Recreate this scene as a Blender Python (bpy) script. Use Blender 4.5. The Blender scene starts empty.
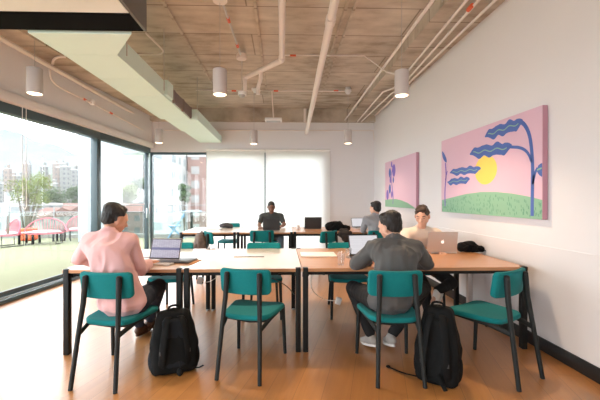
import bpy, bmesh, math, random
from mathutils import Vector, Matrix, Euler, noise

# ------------------------------------------------------------------ camera, world, exposure
sc = bpy.context.scene
COL = sc.collection
YAW = math.radians(1.70)
CX = 291.2                      # the lens is shifted a little sideways
EYE = 1.36
FPX = 345.0
cam_d = bpy.data.cameras.new('camera')
cam_d.sensor_width = 36.0
cam_d.lens = 36.0 * FPX / 600.0
cam_d.shift_x = (300.0 - CX) / 600.0
cam_d.clip_start = 0.05
cam_d.clip_end = 6000
cam = bpy.data.objects.new('camera', cam_d)
COL.objects.link(cam)
cam.location = (0, 0, EYE)
cam.rotation_euler = (math.radians(89.83), 0, -YAW)
sc.camera = cam

world = bpy.data.worlds.new('world')
sc.world = world
world.use_nodes = True
wn = world.node_tree
wn.nodes.clear()
wo = wn.nodes.new('ShaderNodeOutputWorld')
wb = wn.nodes.new('ShaderNodeBackground')
wb.inputs['Color'].default_value = (0.90, 0.955, 1.0, 1)
wb.inputs['Strength'].default_value = 7.0
wn.links.new(wb.outputs[0], wo.inputs[0])

sc.view_settings.view_transform = 'Standard'
sc.view_settings.look = 'None'
sc.view_settings.gamma = 1.0
sc.view_settings.use_curve_mapping = False
sc.view_settings.exposure = 0.12

def portal(name, loc, rot, sx, sy):
    l = bpy.data.lights.new(name, 'AREA')
    l.shape = 'RECTANGLE'; l.size = sx; l.size_y = sy
    l.cycles.is_portal = True
    o = bpy.data.objects.new(name, l); COL.objects.link(o)
    o.location = loc; o.rotation_euler = rot
    return o
# daylight portals (emit nothing themselves): left glass wall, back window, unseen opening added behind the camera
portal('daylight_portal', (-3.85, 2.9, 1.27), (0, math.radians(-90), -0.09), 2.45, 11.6)
portal('daylight_portal', (-1.0, 8.85, 1.27), (math.radians(-90), 0, 0), 4.5, 2.45)
portal('daylight_portal', (-2.52, -3.05, 1.3), (math.radians(90), 0, 0), 2.4, 2.6)

PEND_W = 150.0      # pendant lamp power

# ------------------------------------------------------------------ measuring helper
def P(px, py, x=None, y=None, z=None, d=None):
    """point seen at a picture position on a world plane x=, y= or z=, or at camera depth d"""
    xc = (px - CX) / FPX; zc = -(py - 199.0) / FPX
    v = Vector((xc * math.cos(YAW) + math.sin(YAW), math.cos(YAW) - xc * math.sin(YAW), zc))
    if x is not None: t = x / v.x
    elif y is not None: t = y / v.y
    elif z is not None: t = (z - EYE) / v.z
    else: t = d
    return Vector((0, 0, EYE)) + v * t

# ------------------------------------------------------------------ materials
MATS = {}
def mat(name, col, rough=0.6, metal=0.0, spec=0.5, coat=0.0, noise_s=0.0, noise_a=0.0, bump=0.0, bump_s=200.0, sheen=0.0, emit=None, estr=0.0):
    if name in MATS: return MATS[name]
    m = bpy.data.materials.new(name); m.use_nodes = True
    nt = m.node_tree; b = nt.nodes['Principled BSDF']
    b.inputs['Base Color'].default_value = (*col, 1)
    b.inputs['Roughness'].default_value = rough
    b.inputs['Metallic'].default_value = metal
    b.inputs['Specular IOR Level'].default_value = spec
    b.inputs['Coat Weight'].default_value = coat
    b.inputs['Sheen Weight'].default_value = sheen
    if emit:
        b.inputs['Emission Color'].default_value = (*emit, 1); b.inputs['Emission Strength'].default_value = estr
    if noise_a > 0 or bump > 0:
        tc = nt.nodes.new('ShaderNodeTexCoord')
    if noise_a > 0:
        n = nt.nodes.new('ShaderNodeTexNoise'); n.inputs['Scale'].default_value = noise_s; n.inputs['Detail'].default_value = 5
        nt.links.new(tc.outputs['Object'], n.inputs['Vector'])
        mx = nt.nodes.new('ShaderNodeMix'); mx.data_type = 'RGBA'
        mx.inputs['A'].default_value = (*[c * (1 - noise_a) for c in col], 1)
        mx.inputs['B'].default_value = (*[min(1, c * (1 + noise_a)) for c in col], 1)
        nt.links.new(n.outputs['Fac'], mx.inputs['Factor'])
        nt.links.new(mx.outputs['Result'], b.inputs['Base Color'])
    if bump > 0:
        n2 = nt.nodes.new('ShaderNodeTexNoise'); n2.inputs['Scale'].default_value = bump_s; n2.inputs['Detail'].default_value = 3
        nt.links.new(tc.outputs['Object'], n2.inputs['Vector'])
        bp = nt.nodes.new('ShaderNodeBump'); bp.inputs['Strength'].default_value = bump; bp.inputs['Distance'].default_value = 0.004
        nt.links.new(n2.outputs['Fac'], bp.inputs['Height']); nt.links.new(bp.outputs[0], b.inputs['Normal'])
    MATS[name] = m
    return m

def wood_mat(name, c1, c2, plank_l, plank_w, angle, rough, coat, seam=0.003, var=0.5, coat_r=0.2, ior=1.5):
    m = bpy.data.materials.new(name); m.use_nodes = True; nt = m.node_tree; b = nt.nodes['Principled BSDF']
    L = nt.links.new; N = nt.nodes.new
    tc = N('ShaderNodeTexCoord'); mp = N('ShaderNodeMapping'); mp.inputs['Rotation'].default_value = (0, 0, angle)
    L(tc.outputs['Object'], mp.inputs['Vector'])
    bk = N('ShaderNodeTexBrick'); bk.inputs['Scale'].default_value = 1.0
    bk.inputs['Brick Width'].default_value = plank_l; bk.inputs['Row Height'].default_value = plank_w
    bk.inputs['Mortar Size'].default_value = seam; bk.offset = 0.37; bk.squash = 1.0
    bk.inputs['Mortar Smooth'].default_value = 0.3
    bk.inputs['Color1'].default_value = (0, 0, 0, 1); bk.inputs['Color2'].default_value = (1, 1, 1, 1); bk.inputs['Mortar'].default_value = (0.0, 0.0, 0.0, 1)
    bk.inputs['Bias'].default_value = 0.0
    L(mp.outputs[0], bk.inputs['Vector'])
    mp2 = N('ShaderNodeMapping'); mp2.inputs['Scale'].default_value = (1.2, 16, 1)
    L(mp.outputs[0], mp2.inputs['Vector'])
    ns = N('ShaderNodeTexNoise'); ns.inputs['Scale'].default_value = 1.6; ns.inputs['Detail'].default_value = 7; ns.inputs['Distortion'].default_value = 0.7
    L(mp2.outputs[0], ns.inputs['Vector'])
    mixf = N('ShaderNodeMix'); mixf.data_type = 'FLOAT'; mixf.inputs['Factor'].default_value = var
    L(ns.outputs['Fac'], mixf.inputs['A']); L(bk.outputs['Color'], mixf.inputs['B'])
    cr = N('ShaderNodeMix'); cr.data_type = 'RGBA'
    cr.inputs['A'].default_value = (*c1, 1); cr.inputs['B'].default_value = (*c2, 1)
    L(mixf.outputs['Result'], cr.inputs['Factor'])
    dk = N('ShaderNodeMix'); dk.data_type = 'RGBA'; dk.inputs['B'].default_value = (*[c * .7 for c in c1], 1)
    L(bk.outputs['Fac'], dk.inputs['Factor']); L(cr.outputs['Result'], dk.inputs['A'])
    L(dk.outputs['Result'], b.inputs['Base Color'])
    b.inputs['Roughness'].default_value = rough
    b.inputs['Coat Weight'].default_value = coat; b.inputs['Coat IOR'].default_value = ior; b.inputs['Coat Roughness'].default_value = coat_r
    MATS[name] = m
    return m

def concrete_mat():
    m = bpy.data.materials.new('board marked concrete'); m.use_nodes = True; nt = m.node_tree; b = nt.nodes['Principled BSDF']
    L = nt.links.new; N = nt.nodes.new
    tc = N('ShaderNodeTexCoord')
    bk = N('ShaderNodeTexBrick'); bk.inputs['Scale'].default_value = 1.0
    bk.inputs['Brick Width'].default_value = 4.1; bk.inputs['Row Height'].default_value = 0.68
    bk.inputs['Mortar Size'].default_value = 0.012; bk.inputs['Mortar Smooth'].default_value = 0.6; bk.offset = 0.5
    bk.inputs['Color1'].default_value = (0.0, 0, 0, 1); bk.inputs['Color2'].default_value = (1, 1, 1, 1)
    mp = N('ShaderNodeMapping'); mp.inputs['Location'].default_value = (0.4, 0.05, 0)
    L(tc.outputs['Object'], mp.inputs['Vector']); L(mp.outputs[0], bk.inputs['Vector'])
    n1 = N('ShaderNodeTexNoise'); n1.inputs['Scale'].default_value = 1.3; n1.inputs['Detail'].default_value = 9; n1.inputs['Roughness'].default_value = 0.65
    L(tc.outputs['Object'], n1.inputs['Vector'])
    mp2 = N('ShaderNodeMapping'); mp2.inputs['Scale'].default_value = (1.0, 3.0, 1); L(tc.outputs['Object'], mp2.inputs['Vector'])
    n2 = N('ShaderNodeTexNoise'); n2.inputs['Scale'].default_value = 2.2; n2.inputs['Detail'].default_value = 8; L(mp2.outputs[0], n2.inputs['Vector'])
    mm = N('ShaderNodeMath'); mm.operation = 'ADD'; L(n1.outputs['Fac'], mm.inputs[0]); L(n2.outputs['Fac'], mm.inputs[1])
    m3 = N('ShaderNodeMath'); m3.operation = 'MULTIPLY_ADD'; m3.inputs[1].default_value = 0.16; L(bk.outputs['Color'], m3.inputs[0]); L(mm.outputs[0], m3.inputs[2])
    cr = N('ShaderNodeValToRGB')
    e = cr.color_ramp.elements
    e[0].position = 0.36; e[0].color = (0.30, 0.245, 0.185, 1)
    e[1].position = 0.74; e[1].color = (0.68, 0.60, 0.50, 1)
    k = cr.color_ramp.elements.new(0.52); k.color = (0.51, 0.435, 0.35, 1)
    m5 = N('ShaderNodeMath'); m5.operation = 'MULTIPLY'; m5.inputs[1].default_value = 0.5; L(m3.outputs[0], m5.inputs[0]); L(m5.outputs[0], cr.inputs['Fac'])
    dk = N('ShaderNodeMix'); dk.data_type = 'RGBA'; dk.inputs['B'].default_value = (0.13, 0.10, 0.07, 1)
    mf = N('ShaderNodeMath'); mf.operation = 'MULTIPLY'; mf.inputs[1].default_value = 0.6; L(bk.outputs['Fac'], mf.inputs[0])
    L(mf.outputs[0], dk.inputs['Factor']); L(cr.outputs['Color'], dk.inputs['A'])
    n4 = N('ShaderNodeTexNoise'); n4.inputs['Scale'].default_value = 9; n4.inputs['Detail'].default_value = 3; L(tc.outputs['Object'], n4.inputs['Vector'])
    r4 = N('ShaderNodeMapRange'); r4.inputs['From Min'].default_value = 0.66; r4.inputs['From Max'].default_value = 0.95; L(n4.outputs['Fac'], r4.inputs['Value'])
    d2 = N('ShaderNodeMix'); d2.data_type = 'RGBA'; d2.inputs['B'].default_value = (0.37, 0.31, 0.245, 1)
    L(r4.outputs[0], d2.inputs['Factor']); L(dk.outputs['Result'], d2.inputs['A'])
    L(d2.outputs['Result'], b.inputs['Base Color'])
    b.inputs['Roughness'].default_value = 0.9; b.inputs['Specular IOR Level'].default_value = 0.2
    bp = N('ShaderNodeBump'); bp.inputs['Strength'].default_value = 0.08; bp.inputs['Distance'].default_value = 0.004
    L(n2.outputs['Fac'], bp.inputs['Height']); L(bp.outputs[0], b.inputs['Normal'])
    return m

def glass_mat(name, tint=(1, 1, 1), refl=0.12):
    m = bpy.data.materials.new(name); m.use_nodes = True; nt = m.node_tree; nt.nodes.clear()
    N = nt.nodes.new; L = nt.links.new
    o = N('ShaderNodeOutputMaterial'); mx = N('ShaderNodeMixShader'); t = N('ShaderNodeBsdfTransparent'); g = N('ShaderNodeBsdfGlossy')
    t.inputs[0].default_value = (*tint, 1); g.inputs['Roughness'].default_value = 0.02
    lw = N('ShaderNodeLayerWeight'); lw.inputs['Blend'].default_value = .5
    pw = N('ShaderNodeMath'); pw.operation = 'POWER'; pw.inputs[1].default_value = 5; L(lw.outputs['Facing'], pw.inputs[0])
    mu = N('ShaderNodeMath'); mu.operation = 'MULTIPLY_ADD'; mu.inputs[1].default_value = .6; mu.inputs[2].default_value = .02 + .1 * refl; L(pw.outputs[0], mu.inputs[0])
    L(mu.outputs[0], mx.inputs[0]); L(t.outputs[0], mx.inputs[1]); L(g.outputs[0], mx.inputs[2]); L(mx.outputs[0], o.inputs[0])
    MATS[name] = m
    return m

def blind_mat():
    m = bpy.data.materials.new('roller blind cloth'); m.use_nodes = True; nt = m.node_tree; nt.nodes.clear()
    N = nt.nodes.new; L = nt.links.new
    o = N('ShaderNodeOutputMaterial'); mx = N('ShaderNodeMixShader'); d = N('ShaderNodeBsdfDiffuse'); t = N('ShaderNodeBsdfTranslucent')
    d.inputs[0].default_value = (.93, .92, .90, 1); t.inputs[0].default_value = (.95, .94, .92, 1)
    tc = N('ShaderNodeTexCoord'); mp = N('ShaderNodeMapping'); mp.inputs['Scale'].default_value = (1, 1, 1)
    wv = N('ShaderNodeTexWave'); wv.bands_direction = 'X'; wv.inputs['Scale'].default_value = 0.6; wv.inputs['Distortion'].default_value = 1.5
    L(tc.outputs['Object'], mp.inputs[0]); L(mp.outputs[0], wv.inputs[0])
    mr = N('ShaderNodeMapRange'); mr.inputs['To Min'].default_value = 0.36; mr.inputs['To Max'].default_value = 0.41; L(wv.outputs['Fac'], mr.inputs['Value'])
    L(mr.outputs[0], mx.inputs[0]); L(d.outputs[0], mx.inputs[1]); L(t.outputs[0], mx.inputs[2]); L(mx.outputs[0], o.inputs[0])
    return m

def facade_mat(name, wall, win, bw, rh, mortar=0.35):
    """building wall with a grid of windows"""
    m = bpy.data.materials.new(name); m.use_nodes = True; nt = m.node_tree; b = nt.nodes['Principled BSDF']
    N = nt.nodes.new; L = nt.links.new
    tc = N('ShaderNodeTexCoord'); sp = N('ShaderNodeSeparateXYZ'); L(tc.outputs['Object'], sp.inputs[0])
    ad = N('ShaderNodeMath'); ad.operation = 'ADD'; L(sp.outputs['X'], ad.inputs[0]); L(sp.outputs['Y'], ad.inputs[1])
    cb = N('ShaderNodeCombineXYZ'); L(ad.outputs[0], cb.inputs['X']); L(sp.outputs['Z'], cb.inputs['Y'])
    bk = N('ShaderNodeTexBrick'); bk.inputs['Scale'].default_value = 1.0; bk.offset = 0.0
    bk.inputs['Brick Width'].default_value = bw; bk.inputs['Row Height'].default_value = rh
    bk.inputs['Mortar Size'].default_value = mortar * rh; bk.inputs['Mortar Smooth'].default_value = 0.05
    bk.inputs['Color1'].default_value = (*win, 1); bk.inputs['Color2'].default_value = (*[c * 1.25 for c in win], 1)
    bk.inputs['Mortar'].default_value = (*wall, 1)
    L(cb.outputs[0], bk.inputs['Vector']); L(bk.outputs['Color'], b.inputs['Base Color'])
    b.inputs['Roughness'].default_value = 0.8
    MATS[name] = m
    return m

M_WALL = mat('white painted wall', (.78, .755, .755), .85, noise_s=2, noise_a=.015)
M_WALL2 = mat('white painted lower wall', (.765, .735, .73), .7)
M_CONC = concrete_mat()
M_FLOOR = wood_mat('oak floorboards', (.34, .135, .036), (.58, .265, .078), 1.9, .19, math.radians(-74), .34, 1.0, seam=.0018, var=.3, coat_r=.34, ior=1.55)
M_TOP = wood_mat('pale whitewashed table top', (.74, .60, .50), (.82, .69, .59), 3.0, .6, 0, .30, .8, seam=0.0, var=.05, coat_r=.15)
M_TOP2 = wood_mat('orange beech table top', (.50, .22, .085), (.64, .31, .13), 3.0, .6, 0, .35, .5, seam=0.0, var=.05, coat_r=.2)
M_EDGE = mat('wood table edge', (.52, .26, .12), .5, noise_s=6, noise_a=.15)
M_BLACK = mat('black metal', (.010, .0115, .0115), .5, spec=.25)
M_CHAIRLEG = mat('charcoal chair frame', (.016, .019, .019), .55, spec=.25)
M_TEAL = mat('teal upholstery', (.004, .175, .185), .8, sheen=.05, spec=.2, noise_s=60, noise_a=.08, bump=.12, bump_s=600)
M_FRAME = mat('dark blue grey window frame', (.05, .085, .10), .4)
M_TRACK = mat('aluminium track', (.55, .6, .62), .35, metal=.7)
M_BASE = mat('black baseboard', (.012, .012, .012), .45)
M_PIPE = mat('white painted pipe', (.80, .72, .66), .5)
M_DUCT = mat('pale green sheet metal duct', (.72, .90, .82), .45, noise_s=3, noise_a=.03)
M_DUCTSIDE = M_DUCT
M_UNIT = mat('pale grey fan coil casing', (.80, .82, .78), .5)
M_VENT = mat('dark vent', (.004, .004, .004), .9, spec=.1)
M_GRILLE = mat('grey grille', (.28, .22, .20), .5)
M_METAL = mat('grey metal', (.45, .45, .44), .4, metal=.6)
M_GALV = mat('galvanised steel conduit', (.55, .52, .48), .4, metal=.5)
M_ORANGE = mat('orange coupling', (.75, .12, .04), .5)
M_LAMP = mat('white pendant shade', (.56, .50, .475), .5)
M_BULB = mat('lit lamp diffuser', (1, .9, .75), .5, emit=(1, .74, .50), estr=5.0)
M_GLASS = glass_mat('window glass')
M_RAILGLASS = glass_mat('railing glass', (.90, .97, .95), .1)
M_CUP = glass_mat('drinking glass', (.95, .95, .95), .5)
M_BLIND = blind_mat()
M_WHITE = mat('white plastic', (.85, .83, .80), .45)
M_PAPER = mat('off white paper', (.88, .86, .82), .8)
M_ALU = mat('brushed aluminium', (.62, .58, .56), .38, metal=.55)
M_DARKPL = mat('dark grey plastic', (.03, .03, .032), .45)
M_KEYS = mat('black laptop keys', (.02, .02, .02), .5)
M_SKIN = mat('skin', (.58, .30, .20), .5, noise_s=8, noise_a=.06)
M_SKIN2 = mat('light skin', (.66, .38, .27), .5, noise_s=8, noise_a=.06)
M_SKIN3 = mat('brown skin', (.16, .075, .045), .5)
M_HAIR = mat('black hair', (.010, .008, .007), .55, bump=.9, bump_s=140)
M_HAIR2 = mat('dark brown hair', (.045, .024, .014), .55, bump=.9, bump_s=140)
M_PINK = mat('pale pink cotton', (.70, .42, .42), .85, sheen=.1, noise_s=5, noise_a=.05, bump=.1, bump_s=500)
M_GREYSHIRT = mat('dark grey cotton', (.085, .085, .085), .9, sheen=.08, noise_s=5, noise_a=.08, bump=.15, bump_s=500)
M_GREYSHIRT2 = mat('mid grey cotton', (.30, .31, .33), .9, sheen=.2)
M_BEIGE = mat('pale peach cotton', (.80, .66, .55), .85, sheen=.2, noise_s=5, noise_a=.05)
M_GREYVEST = mat('light grey fabric', (.42, .42, .40), .85)
M_DARKSHIRT = mat('charcoal cotton', (.04, .045, .045), .85)
M_JEANS = mat('dark blue denim', (.018, .026, .045), .85, noise_s=14, noise_a=.2)
M_JEANS2 = mat('faded blue denim', (.16, .23, .30), .85)
M_BLACKTR = mat('black trousers', (.012, .012, .013), .85)
M_SHOE = mat('light grey shoe', (.42, .39, .36), .6)
M_SHOEB = mat('brown leather shoe', (.08, .03, .012), .45)
M_SOLE = mat('white rubber sole', (.75, .72, .68), .6)
M_PACK = mat('black nylon', (.006, .007, .0075), .75, spec=.15, noise_s=12, noise_a=.2, bump=.3, bump_s=60)
M_PACK2 = mat('dark slate nylon', (.012, .015, .019), .75, spec=.15, noise_s=12, noise_a=.2, bump=.3, bump_s=60)
M_PACKB = mat('grey brown patterned fabric', (.12, .085, .07), .8, noise_s=22, noise_a=.75)
M_EYE = mat('dark eye', (.02, .012, .01), .3)
M_GRASS = mat('artificial grass', (.155, .16, .088), .95, noise_s=3.0, noise_a=.12, bump=.6, bump_s=90)

def screen_mat(name, kind):
    m = bpy.data.materials.new(name); m.use_nodes = True; nt = m.node_tree; b = nt.nodes['Principled BSDF']
    N = nt.nodes.new; L = nt.links.new
    tc = N('ShaderNodeTexCoord'); mp = N('ShaderNodeMapping'); L(tc.outputs['UV'], mp.inputs[0])
    bk = N('ShaderNodeTexBrick'); bk.inputs['Scale'].default_value = 1
    if kind == 'sheet':
        bk.inputs['Brick Width'].default_value = .17; bk.inputs['Row Height'].default_value = .055
        bk.inputs['Mortar Size'].default_value = .009
        cols = ((.62, .58, .72), (.80, .78, .88), (.40, .38, .50))
    else:
        bk.inputs['Brick Width'].default_value = .9; bk.inputs['Row Height'].default_value = .12
        bk.inputs['Mortar Size'].default_value = .004
        cols = ((.86, .84, .88), (.90, .88, .92), (.70, .68, .72))
    bk.inputs['Color1'].default_value = (*cols[0], 1); bk.inputs['Color2'].default_value = (*cols[1], 1); bk.inputs['Mortar'].default_value = (*cols[2], 1)
    L(mp.outputs[0], bk.inputs[0])
    src = bk.outputs['Color']
    if kind == 'sheet':
        sp = N('ShaderNodeSeparateXYZ'); L(mp.outputs[0], sp.inputs[0])
        gr = N('ShaderNodeMath'); gr.operation = 'GREATER_THAN'; gr.inputs[1].default_value = .42; L(sp.outputs['Y'], gr.inputs[0])
        ls = N('ShaderNodeMath'); ls.operation = 'LESS_THAN'; ls.inputs[1].default_value = .56; L(sp.outputs['Y'], ls.inputs[0])
        mu = N('ShaderNodeMath'); mu.operation = 'MULTIPLY'; L(gr.outputs[0], mu.inputs[0]); L(ls.outputs[0], mu.inputs[1])
        mx = N('ShaderNodeMix'); mx.data_type = 'RGBA'; mx.inputs['B'].default_value = (.20, .20, .38, 1)
        L(mu.outputs[0], mx.inputs['Factor']); L(src, mx.inputs['A']); src = mx.outputs['Result']
    L(src, b.inputs['Emission Color']); b.inputs['Emission Strength'].default_value = .75
    b.inputs['Base Color'].default_value = (.02, .02, .02, 1); b.inputs['Roughness'].default_value = .3
    return m
M_SCR1 = screen_mat('spreadsheet screen', 'sheet')
M_SCR2 = screen_mat('white document screen', 'doc')

# ------------------------------------------------------------------ mesh builder
class MB:
    def __init__(self): self.v = []; self.f = []; self.mi = []; self.mats = []; self.uv = {}
    def m(self, mt):
        if mt not in self.mats: self.mats.append(mt)
        return self.mats.index(mt)
    def add(self, vs, fs, mt):
        o = len(self.v); k = self.m(mt)
        self.v += [Vector(v) for v in vs]
        for f in fs: self.f.append([i + o for i in f]); self.mi.append(k)
        return self
    def box(self, c, s, mt, rot=None, bev=0.0, seg=2):
        bm = bmesh.new(); bmesh.ops.create_cube(bm, size=1)
        for v in bm.verts: v.co = Vector((v.co.x * s[0], v.co.y * s[1], v.co.z * s[2]))
        if bev > 0: bmesh.ops.bevel(bm, geom=bm.edges[:], offset=bev, segments=seg, affect='EDGES', profile=.5)
        R = rot.to_matrix() if isinstance(rot, Euler) else (rot or Matrix.Identity(3))
        return self.bm(bm, mt, Matrix.Translation(Vector(c)) @ R.to_4x4())
    def bm(self, bm, mt, M=None):
        bm.verts.index_update()
        self.add([(M @ v.co) if M else v.co for v in bm.verts], [[v.index for v in f.verts] for f in bm.faces], mt)
        bm.free(); return self
    def tube(self, pts, r, mt, n=10, cap=True, smooth=0, flat=1.0):
        pts = [Vector(p) for p in pts]
        if smooth:
            for _ in range(smooth):
                q = [pts[0]]
                for a, b in zip(pts, pts[1:]): q += [a.lerp(b, .25), a.lerp(b, .75)]
                q.append(pts[-1]); pts = q
        rs = r if isinstance(r, (list, tuple)) else [r] * len(pts)
        if len(rs) != len(pts): rs = [rs[0] + (rs[-1] - rs[0]) * i / (len(pts) - 1) for i in range(len(pts))]
        up = None; vs = []; fs = []
        for i, p in enumerate(pts):
            t = (pts[min(i + 1, len(pts) - 1)] - pts[max(i - 1, 0)]).normalized()
            if up is None:
                up = Vector((0, 0, 1)) if abs(t.z) < .9 else Vector((1, 0, 0))
            s = t.cross(up).normalized(); u = s.cross(t).normalized(); up = u
            for k in range(n):
                a = 2 * math.pi * k / n
                vs.append(p + s * math.cos(a) * rs[i] + u * math.sin(a) * rs[i] * flat)
        for i in range(len(pts) - 1):
            for k in range(n):
                fs.append([i * n + k, i * n + (k + 1) % n, (i + 1) * n + (k + 1) % n, (i + 1) * n + k])
        if cap:
            fs.append(list(range(n))[::-1]); fs.append([(len(pts) - 1) * n + k for k in range(n)])
        return self.add(vs, fs, mt)
    def lathe(self, prof, mt, c=(0, 0, 0), n=24):
        vs = []; fs = []
        for r, z in prof:
            for k in range(n):
                a = 2 * math.pi * k / n; vs.append(Vector(c) + Vector((r * math.cos(a), r * math.sin(a), z)))
        for i in range(len(prof) - 1):
            for k in range(n): fs.append([i * n + k, i * n + (k + 1) % n, (i + 1) * n + (k + 1) % n, (i + 1) * n + k])
        if prof[0][0] > 1e-4: fs.append(list(range(n))[::-1])
        if prof[-1][0] > 1e-4: fs.append([(len(prof) - 1) * n + k for k in range(n)])
        return self.add(vs, fs, mt)
    def ell(self, c, r, mt=None, R=None, u=14, v=9):
        bm = bmesh.new(); bmesh.ops.create_uvsphere(bm, u_segments=u, v_segments=v, radius=1)
        M = Matrix.Translation(Vector(c)) @ (R.to_4x4() if R else Matrix.Identity(4)) @ Matrix.Diagonal((r[0], r[1], r[2], 1))
        return self.bm(bm, mt, M)
    def hull(self, balls, mt=None, u=12, v=8):
        """balls: (centre, radius or (rx,ry,rz)[, rotation])"""
        bm = bmesh.new()
        for b in balls:
            c = Vector(b[0]); r = b[1]; R = b[2] if len(b) > 2 else None
            if not isinstance(r, (tuple, list)): r = (r, r, r)
            for j in range(1, v):
                th = math.pi * j / v
                for i in range(u):
                    ph = 2 * math.pi * i / u
                    p = Vector((math.sin(th) * math.cos(ph) * r[0], math.sin(th) * math.sin(ph) * r[1], math.cos(th) * r[2]))
                    bm.verts.new(c + (R @ p if R else p))
            for s in (1, -1):
                p = Vector((0, 0, s * r[2])); bm.verts.new(c + (R @ p if R else p))
        res = bmesh.ops.convex_hull(bm, input=bm.verts[:])
        dead = [g for g in res['geom_interior'] if isinstance(g, bmesh.types.BMVert)] + [g for g in res['geom_unused'] if isinstance(g, bmesh.types.BMVert)]
        bmesh.ops.delete(bm, geom=list(set(dead)), context='VERTS')
        return self.bm(bm, mt)
    def prism(self, poly, t, mt, M):
        """poly: 2d points, extruded by t along local z, placed by 4x4 M"""
        n = len(poly)
        vs = [M @ Vector((a, b, 0)) for a, b in poly] + [M @ Vector((a, b, t)) for a, b in poly]
        fs = [list(range(n))[::-1], list(range(n, 2 * n))] + [[i, (i + 1) % n, n + (i + 1) % n, n + i] for i in range(n)]
        return self.add(vs, fs, mt)
    def build(self, name, parent=None, smooth=True, ang=40, loc=None):
        me = bpy.data.meshes.new(name); me.from_pydata([tuple(v) for v in self.v], [], self.f); me.validate(verbose=False)
        for mt in self.mats: me.materials.append(mt)
        if len(me.polygons) == len(self.mi): me.polygons.foreach_set('material_index', self.mi)
        bm = bmesh.new(); bm.from_mesh(me); bmesh.ops.recalc_face_normals(bm, faces=bm.faces[:]); bm.to_mesh(me); bm.free()
        if smooth:
            for p in me.polygons: p.use_smooth = True
            me.set_sharp_from_angle(angle=math.radians(ang))
        o = bpy.data.objects.new(name, me); COL.objects.link(o)
        if parent: o.parent = parent
        if loc is not None: o.location = loc
        return o

def remesh(mb, name, mt, voxel=.008, smooth=3, parent=None, disp=None):
    """merge the builder's overlapping closed shapes into one continuous skin"""
    mb.mats = []; mb.mi = [0] * len(mb.f)
    o = mb.build(name + '_raw', smooth=False)
    md = o.modifiers.new('r', 'REMESH'); md.mode = 'VOXEL'; md.voxel_size = voxel
    if smooth:
        s = o.modifiers.new('s', 'SMOOTH'); s.iterations = smooth; s.factor = .6
    dg = bpy.context.evaluated_depsgraph_get(); dg.update()
    me = bpy.data.meshes.new_from_object(o.evaluated_get(dg))
    old = o.data
    bpy.data.objects.remove(o); bpy.data.meshes.remove(old)
    me.name = name
    me.materials.clear(); me.materials.append(mt)
    if disp:
        ns = [v.normal.copy() for v in me.vertices]
        for v, nn in zip(me.vertices, ns): v.co += nn * disp(v.co)
    for p in me.polygons: p.use_smooth = True
    r = bpy.data.objects.new(name, me); COL.objects.link(r)
    if parent: r.parent = parent
    return r

def tag(o, label=None, cat=None, group=None, kind=None):
    if label: o['label'] = label
    if cat: o['category'] = cat
    if group: o['group'] = group
    if kind: o['kind'] = kind
    return o
def thing(name, label, cat, loc=(0, 0, 0), rz=0, group=None):
    o = bpy.data.objects.new(name, None); COL.objects.link(o); o.empty_display_size = .1
    o.location = loc; o.rotation_euler = (0, 0, rz)
    return tag(o, label, cat, group)
def struct(name, mb, parent=None, **k):
    o = mb.build(name, parent, **k)
    if parent is None: o['kind'] = 'structure'
    return o
def copy_tree(root, loc, rz, label=None, group=None):
    r = root.copy(); COL.objects.link(r); r.location = loc; r.rotation_euler = (0, 0, rz)
    if label: r['label'] = label
    if group: r['group'] = group
    for ch in list(root.children):
        c = ch.copy(); COL.objects.link(c); c.parent = r
        for g in list(ch.children):
            d = g.copy(); COL.objects.link(d); d.parent = c
    return r

# ------------------------------------------------------------------ room shell
XR = 2.36; YB = 8.70; ZT = 3.60
def LX(y): return -3.66 + .09 * (y - 4.5)        # line of the left glass wall
LA = math.atan(.09)
YN = -3.0
b = MB(); b.add([(LX(YN) - .1, YN, 0), (XR, YN, 0), (XR, YB, 0), (LX(YB) - .1, YB, 0), (LX(YN) - .1, YN, -.12), (XR, YN, -.12), (XR, YB, -.12), (LX(YB) - .1, YB, -.12)],
    [(0, 1, 2, 3), (4, 5, 6, 7), (0, 1, 5, 4), (1, 2, 6, 5), (2, 3, 7, 6), (3, 0, 4, 7)], M_FLOOR)
struct('floor', b, smooth=False)
b = MB(); b.box(((XR + .1 - 4.45) / 2 , (YB + YN) / 2, ZT + .1), (XR + .1 + 4.45, YB - YN + .4, .2), M_CONC)
struct('ceiling', b, smooth=False)
b = MB(); b.box((XR + .1, (YB + YN) / 2, ZT / 2), (.2, YB - YN + .4, ZT), M_WALL)
struct('wall_right', b, smooth=False)
b = MB(); b.box((XR - .004, (YB + YN) / 2 + .1, .47), (.008, YB - YN, .94), M_WALL2)
struct('trim_1', b, smooth=False)
b = MB(); b.box((XR - .009 - .009, (YB + YN) / 2, .057), (.018, YB - YN, .114), M_BASE, bev=.004)
struct('baseboard_right', b)
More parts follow.
